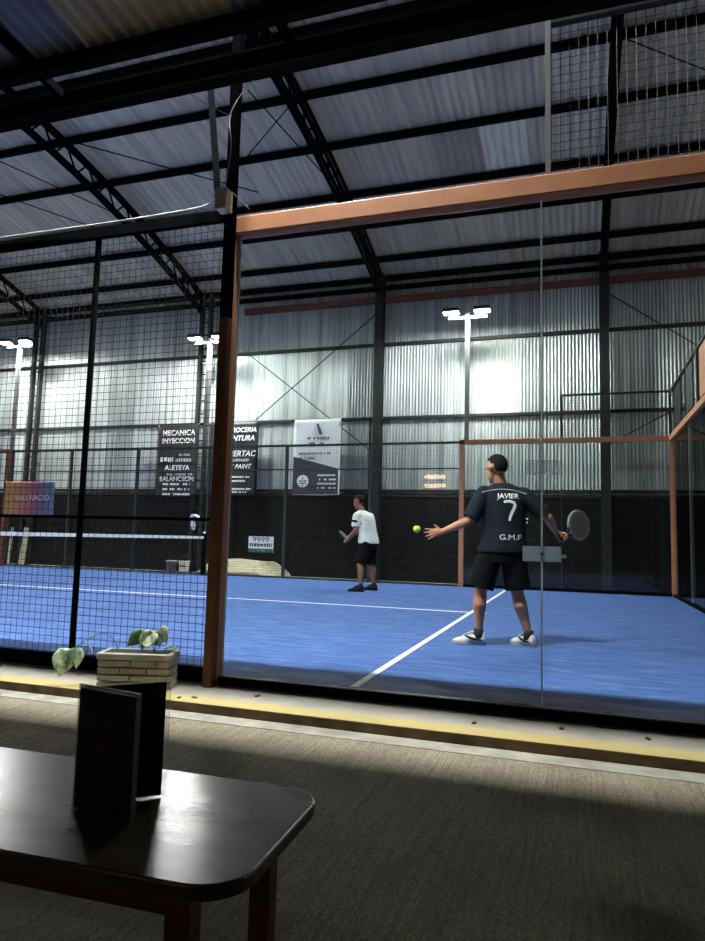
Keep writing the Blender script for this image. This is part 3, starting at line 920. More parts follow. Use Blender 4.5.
# ------------------------------------------------------------------ things along the far wall
bm = bmesh.new()
nx, ny = 30, 10
vs = {}
for i in range(nx + 1):
    for j in range(ny + 1):
        u, v = i / nx, j / ny
        x = -6.45 + 2.1 * u
        y = 10.2 + 1.15 * v
        e = min(1, (1 - u) / 0.22) * min(1, u / 0.15) * min(1, (v + 0.12) / 0.5)
        z = -0.03 + 0.36 * max(0, e) ** 0.8 * (1 + 0.06 * math.sin(9 * u + 5 * v))
        vs[i, j] = bm.verts.new((x + 5.6, y - 10.8, z + 0.03))
for i in range(nx):
    for j in range(ny):
        bm.faces.new((vs[i, j], vs[i + 1, j], vs[i + 1, j + 1], vs[i, j + 1]))
ed = [e for e in bm.edges if e.is_boundary]
ret = bmesh.ops.extrude_edge_only(bm, edges=ed)
for v in [g for g in ret['geom'] if isinstance(g, bmesh.types.BMVert)]:
    v.co.z = -0.002
mb = MB(); mb.bm.free(); mb.bm = bm
o = mb.build('sand_pile', 'sand', smooth=False)
o.location = (-5.6, 10.8, -0.03)
tag(o, 'low pile of pale sand between the far fence and the black wall', 'sand pile')

def bucket(x, y, label, body, rim):
    t = thing('bucket', (x, y, -0.03), label, 'bucket', 'buckets behind the far fence')
    MB().tube([(0, 0, 0), (0, 0, 0.02), (0, 0, 0.30)], [0.10, 0.105, 0.13], 20).build('body', body, t, smooth=False)
    MB().tube([(0, 0, 0.29), (0, 0, 0.315)], [0.138, 0.138], 20).build('rim', rim, t)
    arc = [(0.13 * math.cos(a), 0.02, 0.30 + 0.13 * math.sin(a)) for a in [PI * k / 12 for k in range(13)]]
    MB().tube(arc, 0.004, 5).build('handle', 'galv', t)
    return t
t = bucket(-6.72, 10.32, 'white paint bucket with a wire handle behind the net post', 'bucket_white', 'bucket_white')
text_bars(t, 0.0, -0.125, 0.20, 0.18, 0.07, 'bucket_dark', 61, 'label_print')
t = bucket(-7.08, 10.34, 'dark violet bucket beside the white paint bucket', 'bucket_dark', 'print_grey')
for x, tilt, ww, lb in ((-12.72, 0.02, 0.07, 'narrow pale plank leaning on the black wall beyond the net'), (-12.26, 0.06, 0.17, 'wide pale plank leaning on the black wall beyond the net')):
    o = MB().box(-ww / 2, ww / 2, -0.015, 0.015, 0, 1.02).build('plank', 'plank')
    o.location = (x - 0.02, 10.98, -0.03)
    o.rotation_euler = (R(-3), tilt, 0)
    tag(o, lb, 'plank', 'planks leaning on the far wall')
# crumpled white cloth hung on the fence near the net post
mb = MB()
mb.tube([(-0.13, 0, 0.10), (-0.08, -0.01, 0.15), (0.0, -0.015, 0.155), (0.08, -0.01, 0.12), (0.13, 0, 0.05)], [0.03, 0.05, 0.05, 0.045, 0.02], 10, round_ends=True, sq=[(1, 0.6)] * 5)
mb.tube([(-0.06, 0, 0.02), (-0.05, -0.01, -0.08), (-0.04, 0, -0.16)], [0.05, 0.065, 0.04], 10, round_ends=True)
mb.tube([(-0.07, 0, 0.13), (-0.06, 0, 0.0)], [0.03, 0.03], 8)
o = mb.build('hanging_cloth', 'banner_white', smooth=True)
o.location = (-6.27, 9.99, 1.22)
tag(o, 'crumpled white cloth hung on the far fence above the net post', 'cloth')

# ------------------------------------------------------------------ table, menu, planter
TZ = 0.35
def rrect(x0, x1, y0, y1, r, n=8):
    pts = []
    for cx, cy, a0 in ((x1 - r, y1 - r, 0), (x0 + r, y1 - r, 90), (x0 + r, y0 + r, 180), (x1 - r, y0 + r, 270)):
        for k in range(n + 1):
            a = R(a0 + 90 * k / n)
            pts.append((cx + r * math.cos(a), cy + r * math.sin(a)))
    return pts
tb = thing('low_table', (1.15, -2.84, -0.105), 'dark varnished wooden table with rounded corners and reddish apron on the patio', 'table', rz=R(2))
hz = TZ + 0.105
MB().prism(rrect(-0.62, 0.595, -0.245, 0.235, 0.095), 'Z', hz - 0.028, hz).build('table_top', 'table_top', tb, bevel=0.005)
ap = MB()
ap.box(-0.52, 0.47, -0.185, -0.165, hz - 0.09, hz - 0.028)
ap.box(-0.52, 0.47, 0.155, 0.175, hz - 0.09, hz - 0.028)
ap.box(-0.54, -0.52, -0.17, 0.16, hz - 0.09, hz - 0.028)
ap.box(0.46, 0.48, -0.17, 0.16, hz - 0.09, hz - 0.028)
ap.build('apron', 'table_wood', tb, bevel=0.003)
for sx in (-0.53, 0.475):
    for sy in (-0.185, 0.17):
        MB().bar((sx, sy, 0.0), (sx, sy, hz - 0.028), 0.048, 0.048).build('leg', 'table_wood', tb, bevel=0.004)

mn = thing('menu_card', (1.279, -2.879, TZ), 'dark folded menu standing open on the table in a clear sleeve', 'menu')
def cover(nm, p0, p1, hgt):
    a = Vector((0, 0, 0)); d = Vector((p1[0] - 1.279, p1[1] + 2.879, 0)).normalized()
    L2 = (Vector((p1[0], p1[1], 0)) - Vector((1.279, -2.879, 0))).length
    n = Vector((-d.y, d.x, 0))
    def slab(a0, a1, z0, z1, th, off=0.0):
        mb = MB()
        vs = []
        for aa in (a0, a1):
            for s in (-th / 2 + off, th / 2 + off):
                for z in (z0, z1):
                    vs.append(mb.bm.verts.new(d * aa + n * s + Vector((0, 0, z))))
        for f in ((0, 1, 3, 2), (4, 6, 7, 5), (0, 4, 5, 1), (2, 3, 7, 6), (0, 2, 6, 4), (1, 5, 7, 3)):
            mb.bm.faces.new([vs[i] for i in f])
        return mb
    c = slab(0.004, L2, 0.004, hgt, 0.003).build(nm, 'menu_card', mn)
    slab(-0.001, L2 + 0.010, 0.0, hgt + 0.008, 0.005).build('clear_sleeve', 'sleeve', mn)
    return c, d, n, slab
c1_, d1_, n1_, slab1 = cover('front_cover', None, (1.441, -2.905), 0.246)
c2_, d2_, n2_, slab2 = cover('back_cover', None, (1.411, -2.755), 0.246)
for a0, a1, z0, z1, mm in ((0.075, 0.087, 0.120, 0.150, 'menu_red'), (0.083, 0.095, 0.130, 0.143, 'menu_red'), (0.050, 0.062, 0.086, 0.096, 'menu_gold'), (0.066, 0.078, 0.086, 0.096, 'menu_gold'), (0.082, 0.098, 0.085, 0.095, 'menu_gold')):
    slab1(a0, a1, z0, z1, 0.0008, -0.0034).build('cover_print', mm, mn)

pl = thing('planter', (-0.39, -0.30, -0.05), 'long pale planter of stacked block courses with a trailing variegated plant by the fence', 'planter', rz=R(17))
pl.scale = (0.95, 0.95, 0.90)
W_, D_ = 0.25, 0.115
def course(z0, z1, inset, r=0.012):
    return rrect(-W_ + inset, W_ - inset, -D_ + inset, D_ - inset, 0.02, 4), z0, z1
mb = MB()
pr_ = random.Random(4)
mb.prism(rrect(-W_ + 0.03, W_ - 0.03, -D_ + 0.03, D_ - 0.03, 0.012, 3), 'Z', 0.0, 0.205)
for k in range(4):
    z0, z1 = 0.003 + 0.050 * k, 0.047 + 0.050 * k
    cuts = [-W_ + 0.008, -0.09 + 0.07 * (k % 2), 0.09 + 0.06 * (k % 2), W_ - 0.008]
    for a, c in zip(cuts, cuts[1:]):
        for sy in (-1, 1):
            e = pr_.uniform(0.002, 0.010)
            y0, y1 = sorted((sy * (D_ - e), sy * (D_ - 0.045)))
            mb.box(a + 0.003, c - 0.003, y0, y1, z0 + pr_.uniform(0, 0.004), z1)
    for sx in (-1, 1):
        e = pr_.uniform(0.002, 0.010)
        x0, x1 = sorted((sx * (W_ - e), sx * (W_ - 0.05)))
        mb.box(x0, x1, -D_ + 0.05, D_ - 0.05, z0, z1)
body = mb.build('body', 'planter', pl, bevel=0.009)
mb = MB()
outer = rrect(-W_, W_, -D_, D_, 0.022, 4); inner = rrect(-W_ + 0.035, W_ - 0.035, -D_ + 0.035, D_ - 0.035, 0.012, 4)
n = len(outer)
vo = [[mb.bm.verts.new((p[0], p[1], z)) for p in o2] for o2, z in ((outer, 0.2), (outer, 0.245), (inner, 0.245), (inner, 0.2))]
for a in range(4):
    r0, r1 = vo[a], vo[(a + 1) % 4]
    for k in range(n):
        mb.bm.faces.new((r0[k], r0[(k + 1) % n], r1[(k + 1) % n], r1[k]))
mb.build('rim', 'planter', pl, bevel=0.008)
MB().prism(inner, 'Z', 0.19, 0.243).build('soil', 'soil', pl)

def leaf(parent, base, tip, width, material, droop=0.15, up=(0, 0, 1), fold=0.15):
    base, tip = Vector(base), Vector(tip)
    d = tip - base; L2 = d.length; d.normalize()
    s = d.cross(Vector(up))
    s = s.normalized() if s.length > 1e-3 else Vector((1, 0, 0))
    u = s.cross(d).normalized()
    mb = MB()
    prof = [0.0, 0.62, 0.95, 1.0, 0.86, 0.60, 0.30, 0.0]
    rows = []
    for i, w in enumerate(prof):
        t = i / (len(prof) - 1)
        c = base + d * (L2 * t) - u * (droop * L2 * t * t)
        back = -d * (0.10 * L2) if i == 1 else Vector((0, 0, 0))
        rr = []
        for k in (-1, -0.5, 0, 0.5, 1):
            rr.append(mb.bm.verts.new(c + s * (k * w * width / 2) + u * (fold * abs(k) * w * width / 2) + (back * abs(k))))
        rows.append(rr)
    for a, b2 in zip(rows, rows[1:]):
        for k in range(4):
            try:
                mb.bm.faces.new((a[k], a[k + 1], b2[k + 1], b2[k]))
            except ValueError:
                pass
    bmesh.ops.remove_doubles(mb.bm, verts=mb.bm.verts, dist=1e-5)
    o = mb.build('leaf', material, parent, smooth=True)
    md = o.modifiers.new('Solid', 'SOLIDIFY'); md.thickness = 0.0016
    return o
def stem(parent, pts, r=0.004):
    P = [Vector(p) for p in pts]
    out = []
    for i in range(len(P) - 1):
        a, b2 = P[i], P[i + 1]
        p0 = P[i - 1] if i else a; p3 = P[i + 2] if i + 2 < len(P) else b2
        for k in range(6):
            t = k / 6
            out.append(0.5 * ((2 * a) + (b2 - p0) * t + (2 * p0 - 5 * a + 4 * b2 - p3) * t * t + (3 * a - p0 - 3 * b2 + p3) * t ** 3))
    out.append(P[-1])
    return MB().tube(out, r, 6).build('stem', 'stem', parent, smooth=True)
# trailing shoot over the end, then the upright tuft
stem(pl, [(-0.14, 0.0, 0.23), (-0.17, -0.01, 0.32), (-0.25, -0.02, 0.365), (-0.33, -0.03, 0.33), (-0.42, -0.04, 0.27), (-0.48, -0.05, 0.235)])
stem(pl, [(-0.33, -0.03, 0.33), (-0.38, -0.045, 0.30), (-0.40, -0.05, 0.26)], 0.003)
leaf(pl, (-0.475, -0.05, 0.262), (-0.50, -0.075, 0.065), 0.165, 'leaf', 0.05, (0, 1, 0.3))
leaf(pl, (-0.40, -0.05, 0.265), (-0.385, -0.08, 0.12), 0.10, 'leaf', 0.05, (0.3, 1, 0.2))
leaf(pl, (-0.36, -0.04, 0.31), (-0.27, -0.06, 0.245), 0.08, 'leaf', 0.25, (0, 0.5, 1))
leaf(pl, (-0.43, -0.05, 0.26), (-0.42, -0.07, 0.16), 0.08, 'leaf_green', 0.05, (-0.3, 1, 0.2))
stem(pl, [(0.02, 0.0, 0.23), (0.025, 0.0, 0.30), (0.04, -0.01, 0.375)])
stem(pl, [(0.10, 0.0, 0.23), (0.11, -0.01, 0.30), (0.115, -0.02, 0.385)])
stem(pl, [(0.14, 0.0, 0.23), (0.17, 0.0, 0.26), (0.20, 0.0, 0.285)], 0.003)
leaf(pl, (0.03, -0.01, 0.385), (-0.075, -0.03, 0.285), 0.11, 'leaf_green', 0.1, (0, 1, 0.5))
leaf(pl, (0.06, -0.015, 0.395), (0.075, -0.07, 0.275), 0.14, 'leaf', 0.1, (0, 1, 0.5))
leaf(pl, (0.10, -0.02, 0.385), (0.01, -0.05, 0.30), 0.11, 'leaf', 0.1, (0, 1, 0.6))
leaf(pl, (0.13, -0.02, 0.405), (0.215, -0.05, 0.325), 0.14, 'leaf', 0.15, (0, 1, 0.6))
leaf(pl, (0.12, -0.01, 0.395), (0.16, -0.05, 0.285), 0.11, 'leaf_green', 0.1, (0, 1, 0.6))
leaf(pl, (0.05, 0.01, 0.36), (0.02, -0.02, 0.26), 0.07, 'leaf_green', 0.1, (0, 1, 0.4))
leaf(pl, (0.20, 0.0, 0.285), (0.265, -0.02, 0.260), 0.075, 'leaf_green', 0.2)
leaf(pl, (0.17, 0.0, 0.265), (0.215, 0.02, 0.31), 0.05, 'leaf_green', 0.2)
leaf(pl, (0.12, 0.0, 0.25), (0.08, -0.04, 0.285), 0.05, 'leaf_green', 0.2)

for i, (x, y, s, lb) in enumerate(((0.42, -0.22, 0.03, 'dry leaf scrap on the kerb just past the orange post'), (0.02, -0.46, 0.022, 'dry leaf scrap on the yellow edge in front of the planter'), (0.10, -0.42, 0.03, 'curled dry leaf scrap on the kerb near the planter corner'), (1.75, -0.30, 0.028, 'dry leaf scrap on the kerb below the glass joint'), (2.2, -0.22, 0.03, 'dry leaf scrap on the kerb in front of the far pane edge'), (2.62, -0.24, 0.03, 'dry leaf scrap on the kerb under the second near pane'))):
    o = MB().sphere((0, 0, 0.004), (s, s * 0.5, 0.006), 8, 5).build('dry_leaf', 'dry_leaf')
    o.location = (x, y, -0.05)
    o.rotation_euler = (0, 0, rng.uniform(0, 3))
    tag(o, lb, 'dry leaf', 'dry leaf scraps on the kerb')

# warm lamp on the bar wall behind the viewpoint: seen mirrored in the glass
wl = thing('wall_lamp', (0.02, -7.2, 1.92), 'warm barred wall lamp mirrored in the near glass', 'lamp')
MB().tube([(0, 0, 0), (0, 0.05, 0)], 0.17, 20).build('base', 'dark_steel', wl)
for z in (-0.075, 0.075):
    MB().tube([(-0.15, 0.08, z), (0.15, 0.08, z)], 0.035, 12, round_ends=True).build('lamp_tube', 'warm_lens', wl, smooth=True)

# ------------------------------------------------------------------ people
def remeshed(name, mb, voxel, smooth_it, material, parent=None, keep=None):
    bmesh.ops.recalc_face_normals(mb.bm, faces=mb.bm.faces)
    me = bpy.data.meshes.new(name + '_raw')
    mb.bm.to_mesh(me); mb.bm.free()
    tmp = bpy.data.objects.new(name + '_raw', me)
    COL.objects.link(tmp)
    md = tmp.modifiers.new('R', 'REMESH'); md.mode = 'VOXEL'; md.voxel_size = voxel; md.use_smooth_shade = True
    if smooth_it:
        ms = tmp.modifiers.new('S', 'SMOOTH'); ms.factor = 0.5; ms.iterations = smooth_it
    dg = bpy.context.evaluated_depsgraph_get()
    ev = tmp.evaluated_get(dg)
    me2 = bpy.data.meshes.new_from_object(ev)
    me2.name = name
    bpy.data.objects.remove(tmp); bpy.data.meshes.remove(me)
    me2.materials.clear(); me2.materials.append(MATS[material])
    me2.polygons.foreach_set('use_smooth', [True] * len(me2.polygons))
    o = bpy.data.objects.new(name, me2)
    COL.objects.link(o)
    if parent:
        o.parent = parent
    return o

def ell(c, a, b2, yaw, n=20, z=None, tilt=0.0):
    """horizontal ellipse ring, half width a along the shoulder line, b2 front-back"""
    out = []
    for k in range(n):
        t = 2 * PI * k / n
        x, y = a * math.cos(t), b2 * math.sin(t)
        out.append(Vector((c[0] + x * math.cos(yaw) - y * math.sin(yaw), c[1] + x * math.sin(yaw) + y * math.cos(yaw), c[2] + tilt * x)))
    return out

def hand(mb, wrist, direction, palm_n, thumb_dir, size=0.185, curl=0.15, spread=0.30):
    d = Vector(direction).normalized()
    n = Vector(palm_n); n = (n - d * n.dot(d)).normalized()
    s = d.cross(n).normalized()
    if s.dot(Vector(thumb_dir)) < 0:
        s = -s
    w = Vector(wrist)
    pl_ = size * 0.50
    mb.tube([w - d * 0.01, w + d * pl_ * 0.35, w + d * pl_ * 0.8, w + d * pl_ * 1.02], [0.026, 0.036, 0.042, 0.036], 12, round_ends=True, sq=[(1, 0.75), (1.0, 0.5), (1.0, 0.42), (1, 0.36)], up=n)
    for i, (off, ln) in enumerate(((0.030, 0.44), (0.010, 0.50), (-0.010, 0.46), (-0.029, 0.36))):
        a = spread * (0.5 - i / 3.0) * 1.5
        fd = (d * math.cos(a) + s * math.sin(a)).normalized()
        b0 = w + d * pl_ * 0.86 + s * off
        L3 = size * ln
        k1 = b0 + fd * L3 * 0.42 + n * (curl * L3 * 0.10)
        k2 = b0 + fd * L3 * 0.74 + n * (curl * L3 * 0.30)
        k3 = b0 + fd * L3 * 0.98 + n * (curl * L3 * 0.62)
        mb.tube([b0, k1, k2, k3], [0.0098, 0.0092, 0.0085, 0.0072], 8, round_ends=True)
    tb0 = w + d * pl_ * 0.28 + s * 0.024
    td = (d * 0.62 + s * 0.78).normalized()
    mb.tube([tb0, tb0 + td * size * 0.20, tb0 + td * size * 0.34 + n * 0.004], [0.0135, 0.0115, 0.009], 8, round_ends=True)

def fist(mb, wrist, direction, axis, size=0.185):
    """hand closed around a handle that runs along axis"""
    d = Vector(direction).normalized(); ax = Vector(axis).normalized()
    ax = (ax - d * ax.dot(d)).normalized()
    n = d.cross(ax).normalized()
    w = Vector(wrist)
    mb.tube([w - d * 0.01, w + d * 0.04, w + d * 0.075], [0.027, 0.038, 0.040], 12, round_ends=True, sq=[(1, 0.8), (1, 0.55), (1, 0.5)], up=n)
    c = w + d * 0.085 + n * 0.022
    for i, off in enumerate((0.033, 0.011, -0.011, -0.032)):
        pts = []
        for k in range(6):
            a = R(-100 + 46 * k)
            pts.append(c + ax * off + d * (0.026 * math.cos(a)) + n * (-0.026 * math.sin(a)))
        # knuckle row on the back of the hand, tips close on the palm side
        mb.tube(pts, [0.0098, 0.0098, 0.0094, 0.009, 0.0086, 0.0076], 8, round_ends=True)
    t0 = w + d * 0.045 + ax * 0.028
    mb.tube([t0, t0 + ax * 0.018 + n * 0.022 + d * 0.015, t0 + ax * 0.004 + n * 0.045 + d * 0.034], [0.013, 0.011, 0.0088], 8, round_ends=True)
    return c

def head_mesh(mb, c, face, tilt_up=0.0, s=1.0):
    """skull, jaw, nose, ears; face = horizontal unit vector"""
    f = Vector(face).normalized(); up = Vector((0, 0, 1))
    f = (f + up * tilt_up).normalized()
    side = f.cross(up).normalized(); u = side.cross(f).normalized()
    rot = Matrix((side, f, u)).transposed()
    c = Vector(c)
    P = lambda a, b2, z: c + (side * a + f * b2 + u * z) * s
    mb.sphere(P(0, -0.008, 0.030), (0.076 * s, 0.096 * s, 0.090 * s), 24, 16, rot)
    mb.sphere(P(0, 0.020, -0.030), (0.060 * s, 0.072 * s, 0.085 * s), 20, 14, rot)
    mb.tube([P(0.0, 0.030, -0.070), P(0, 0.062, -0.098)], [0.040 * s, 0.022 * s], 12, round_ends=True)
    mb.tube([P(0, 0.088, 0.012), P(0, 0.104, -0.022), P(0, 0.098, -0.034)], [0.009 * s, 0.014 * s, 0.013 * s], 10, round_ends=True)
    mb.tube([P(-0.022, 0.080, -0.062), P(0, 0.088, -0.061), P(0.022, 0.080, -0.062)], 0.0085 * s, 8, round_ends=True)
    mb.tube([P(-0.042, 0.072, 0.026), P(0, 0.088, 0.028), P(0.042, 0.072, 0.026)], 0.010 * s, 8, round_ends=True)
    for sg_ in (-1, 1):
        mb.tube([P(sg_ * 0.076, -0.012, 0.020), P(sg_ * 0.084, -0.018, 0.002), P(sg_ * 0.074, -0.006, -0.030)], [0.014 * s, 0.015 * s, 0.009 * s], 8, round_ends=True)
    return P, rot

def hair_cap(P, rot, parent, s=1.0, name='hair', low=-0.062, front=0.055):
    mb = MB()
    mb.sphere((0, 0, 0), 1.0, 32, 24)
    kill = []
    for v in mb.bm.verts:
        x, y, z = v.co
        # hairline: low at the nape, higher over the forehead
        a, b2, c = x * 0.081, y * 0.103, z * 0.098
        if b2 > 0.062:
            line = 0.050
        elif b2 > 0.015:
            line = 0.030
        elif b2 > -0.035:
            line = 0.006 if abs(a) > 0.05 else low
        else:
            line = low
        if c < line:
            kill.append(v)
    bmesh.ops.delete(mb.bm, geom=kill, context='VERTS')
    for v in mb.bm.verts:
        x, y, z = v.co
        k = 1 + 0.012 * math.sin(37 * x + 11 * y) * math.sin(29 * y + 23 * z)
        v.co = P(x * 0.081 * k, -0.010 + y * 0.103 * k, 0.032 + z * 0.098 * k)
    o = mb.build(name, 'hair', parent, smooth=True)
    md = o.modifiers.new('Solid', 'SOLIDIFY'); md.thickness = 0.012; md.offset = -1
    return o

def shoe(parent, heel, toe_dir, L2, body, sole, accent, pitch=0.0):
    """running shoe: heel = ground point under the heel, along toe_dir"""
    d = Vector(toe_dir); d.z = 0; d.normalize()
    s = Vector((-d.y, d.x, 0)); up = Vector((0, 0, 1))
    h = Vector(heel)
    def Q(a, b2, z):
        return h + d * a + s * b2 + up * z
    prof = [(0.0, 0.030, 0.060), (0.012, 0.038, 0.112), (0.05, 0.042, 0.108), (0.09, 0.043, 0.112), (0.13, 0.044, 0.100), (0.18, 0.047, 0.078), (0.23, 0.048, 0.064), (0.27, 0.041, 0.052), (0.295, 0.022, 0.036)]
    sc = L2 / 0.30
    mb = MB()
    rings = []
    for a, w, hh in prof:
        r = []
        for k in range(14):
            t = 2 * PI * k / 14
            cz, cx = math.sin(t), math.cos(t)
            z = 0.020 + (hh - 0.020) * max(0, cz) ** 0.8 if cz > 0 else 0.020
            taper = 1 - 0.35 * max(0, cz) ** 2
            r.append(Q(a * sc, w * cx * taper, z))
        rings.append(r)
    mb.rings(rings)
    up_o = mb.build('shoe', body, parent, smooth=True)
    out = [(-0.006, 0.0), (0.0, 0.028), (0.05, 0.036), (0.11, 0.037), (0.18, 0.047), (0.25, 0.047), (0.29, 0.034), (0.305, 0.010), (0.305, -0.010), (0.29, -0.034), (0.25, -0.047), (0.18, -0.047), (0.11, -0.037), (0.05, -0.036), (0.0, -0.028)]
    mb = MB()
    v0 = [mb.bm.verts.new(Q(a * sc, w, 0.0)) for a, w in out]
    v1 = [mb.bm.verts.new(Q(a * sc, w * 1.03, 0.026 + (0.010 if a > 0.27 else 0.0) + (0.006 if a < 0.05 else 0.0))) for a, w in out]
    n = len(out)
    mb.bm.faces.new(v0[::-1]); mb.bm.faces.new(v1)
    for k in range(n):
        mb.bm.faces.new((v0[k], v0[(k + 1) % n], v1[(k + 1) % n], v1[k]))
    mb.build('sole', sole, up_o, smooth=False, bevel=0.004)
    for sd in (-1, 1):
        mb = MB()
        pts = [Q(0.03 * sc, sd * 0.040, 0.046), Q(0.09 * sc, sd * 0.042, 0.052), Q(0.14 * sc, sd * 0.042, 0.064), Q(0.185 * sc, sd * 0.030, 0.080)]
        mb.tube(pts, [0.006, 0.011, 0.010, 0.005], 8, round_ends=True)
        mb.build('side_stripe', accent, up_o, smooth=True)
    mb = MB()
    mb.tube([Q(0.10 * sc, 0, 0.118), Q(0.14 * sc, 0, 0.104), Q(0.20 * sc, 0, 0.078)], [0.018, 0.018, 0.012], 8, round_ends=True, sq=[(1, 0.4)] * 3, up=(0, 0, 1))
    mb.build('tongue', body, up_o, smooth=True)
    return up_o

# ---- the serving player, back to the viewpoint
pl1 = None
mb = MB()
yaw = R(8)          # shoulder line, he turns a little to the net
nk = Vector((1.585, 2.215, 1.47))
hipc = Vector((1.61, 2.25, 0.92))
shL, shR = Vector((1.475, 2.20, 1.375)), Vector((1.815, 2.26, 1.365))
rings_t = []
for z, cx, a, b2 in ((0.86, 1.6551, 0.155, 0.105), (0.93, 1.6531, 0.160, 0.110), (1.02, 1.6501, 0.150, 0.100), (1.12, 1.6451, 0.148, 0.100), (1.22, 1.6431, 0.165, 0.110), (1.32, 1.6431, 0.180, 0.110), (1.38, 1.6401, 0.165, 0.095), (1.425, 1.6351, 0.105, 0.070), (1.45, 1.6301, 0.065, 0.055)):
    rings_t.append(ell((cx, 2.24, z), a, b2, yaw))
mb.rings(rings_t)
mb.tube([(1.632, 2.24, 1.40), (1.615, 2.235, 1.46), (1.595, 2.225, 1.53)], [0.064, 0.060, 0.060], 14, round_ends=True)
P1, rot1 = head_mesh(mb, (1.578, 2.225, 1.598), (-0.78, 0.62, 0), -0.04, 1.08)
elL, wrL = Vector((1.352, 2.13, 1.118)), Vector((1.115, 2.09, 1.012))
elR, wrR = Vector((2.035, 2.29, 1.160)), Vector((2.095, 2.49, 1.040))
for sh, el, wr in ((shL, elL, wrL), (shR, elR, wrR)):
    mb.tube([sh, sh.lerp(el, 0.35), sh.lerp(el, 0.75), el], [0.058, 0.052, 0.045, 0.042], 12, round_ends=True)
    mb.tube([el, el.lerp(wr, 0.3), el.lerp(wr, 0.7), wr], [0.042, 0.044, 0.034, 0.027], 12, round_ends=True)
hand(mb, wrL, (wrL - elL) + Vector((0.0, 0.01, 0.06)), (0.1, -1, 0.0), (0.1, 0, 1), 0.185, 0.15, 0.36)
hdir = Vector((0.55, 0.25, -0.65))
hax = Vector((0.50, 0.72, 0.46))
gc1 = fist(mb, wrR, hdir, hax)
hipL, hipR = Vector((1.545, 2.24, 0.90)), Vector((1.715, 2.26, 0.90))
knL, anL = Vector((1.445, 2.20, 0.475)), Vector((1.428, 2.225, 0.10))
knR, anR = Vector((1.765, 2.30, 0.475)), Vector((1.862, 2.335, 0.10))
for hp, kn, an in ((hipL, knL, anL), (hipR, knR, anR)):
    mb.tube([hp, hp.lerp(kn, 0.4), hp.lerp(kn, 0.8), kn], [0.092, 0.086, 0.066, 0.058], 14, round_ends=True)
    calf = kn.lerp(an, 0.30) + Vector((0, -0.018, 0))
    mb.tube([kn, calf, kn.lerp(an, 0.62), kn.lerp(an, 0.86), an], [0.057, 0.062, 0.046, 0.036, 0.038], 14, round_ends=True)
mb.tube([anL, anL + Vector((-0.11, -0.005, -0.055))], [0.034, 0.024], 10, round_ends=True)
mb.tube([anR, anR + Vector((-0.08, 0.08, -0.055))], [0.034, 0.024], 10, round_ends=True)
pl1 = remeshed('person', mb, 0.006, 3, 'skin')
tag(pl1, 'person in black shirt numbered 7 and black shorts serving with a racket', 'person')
hair_cap(P1, rot1, pl1, 1.02)
for sg_ in (-1, 1):
    MB().sphere(P1(sg_ * 0.030, 0.079, 0.012), 0.010, 8, 6).build('eye', 'eye', pl1)
gl_ = MB()
for sg_ in (-1, 1):
    gl_.tube([P1(sg_ * 0.082, -0.01, 0.018), P1(sg_ * 0.078, 0.05, 0.018), P1(sg_ * 0.055, 0.098, 0.015)], 0.003, 6)
    ring = [P1(sg_ * (0.032 + 0.022 * math.cos(a)), 0.100, 0.010 + 0.018 * math.sin(a)) for a in [2 * PI * k / 12 for k in range(13)]]
    gl_.tube(ring, 0.0028, 6)
gl_.build('spectacles', 'print_grey', pl1)
# shirt: body and sleeves
mb = MB()
SR = [(0.835, 1.635, 0.232, 0.150), (0.87, 1.638, 0.226, 0.150), (0.95, 1.645, 0.208, 0.142), (1.05, 1.648, 0.198, 0.136), (1.15, 1.648, 0.198, 0.136), (1.25, 1.646, 0.208, 0.138), (1.33, 1.643, 0.220, 0.134), (1.385, 1.640, 0.222, 0.118), (1.425, 1.636, 0.178, 0.098), (1.452, 1.630, 0.105, 0.084), (1.470, 1.624, 0.074, 0.070)]
mb.rings([ell((cx, 2.245, z), a, b2, yaw) for z, cx, a, b2 in SR])
for sh, el, k in ((shL, elL, 0.93), (shR, elR, 0.80)):
    e = sh.lerp(el, k)
    mb.tube([sh + Vector((0, 0, -0.005)), sh.lerp(el, 0.3), sh.lerp(el, 0.6), e], [0.080, 0.080, 0.078, 0.080], 16, round_ends=False)
    mb.sphere(sh + Vector((0, 0, -0.008)), 0.079, 16, 12)
shirt = remeshed('shirt', mb, 0.008, 3, 'shirt_black', pl1)
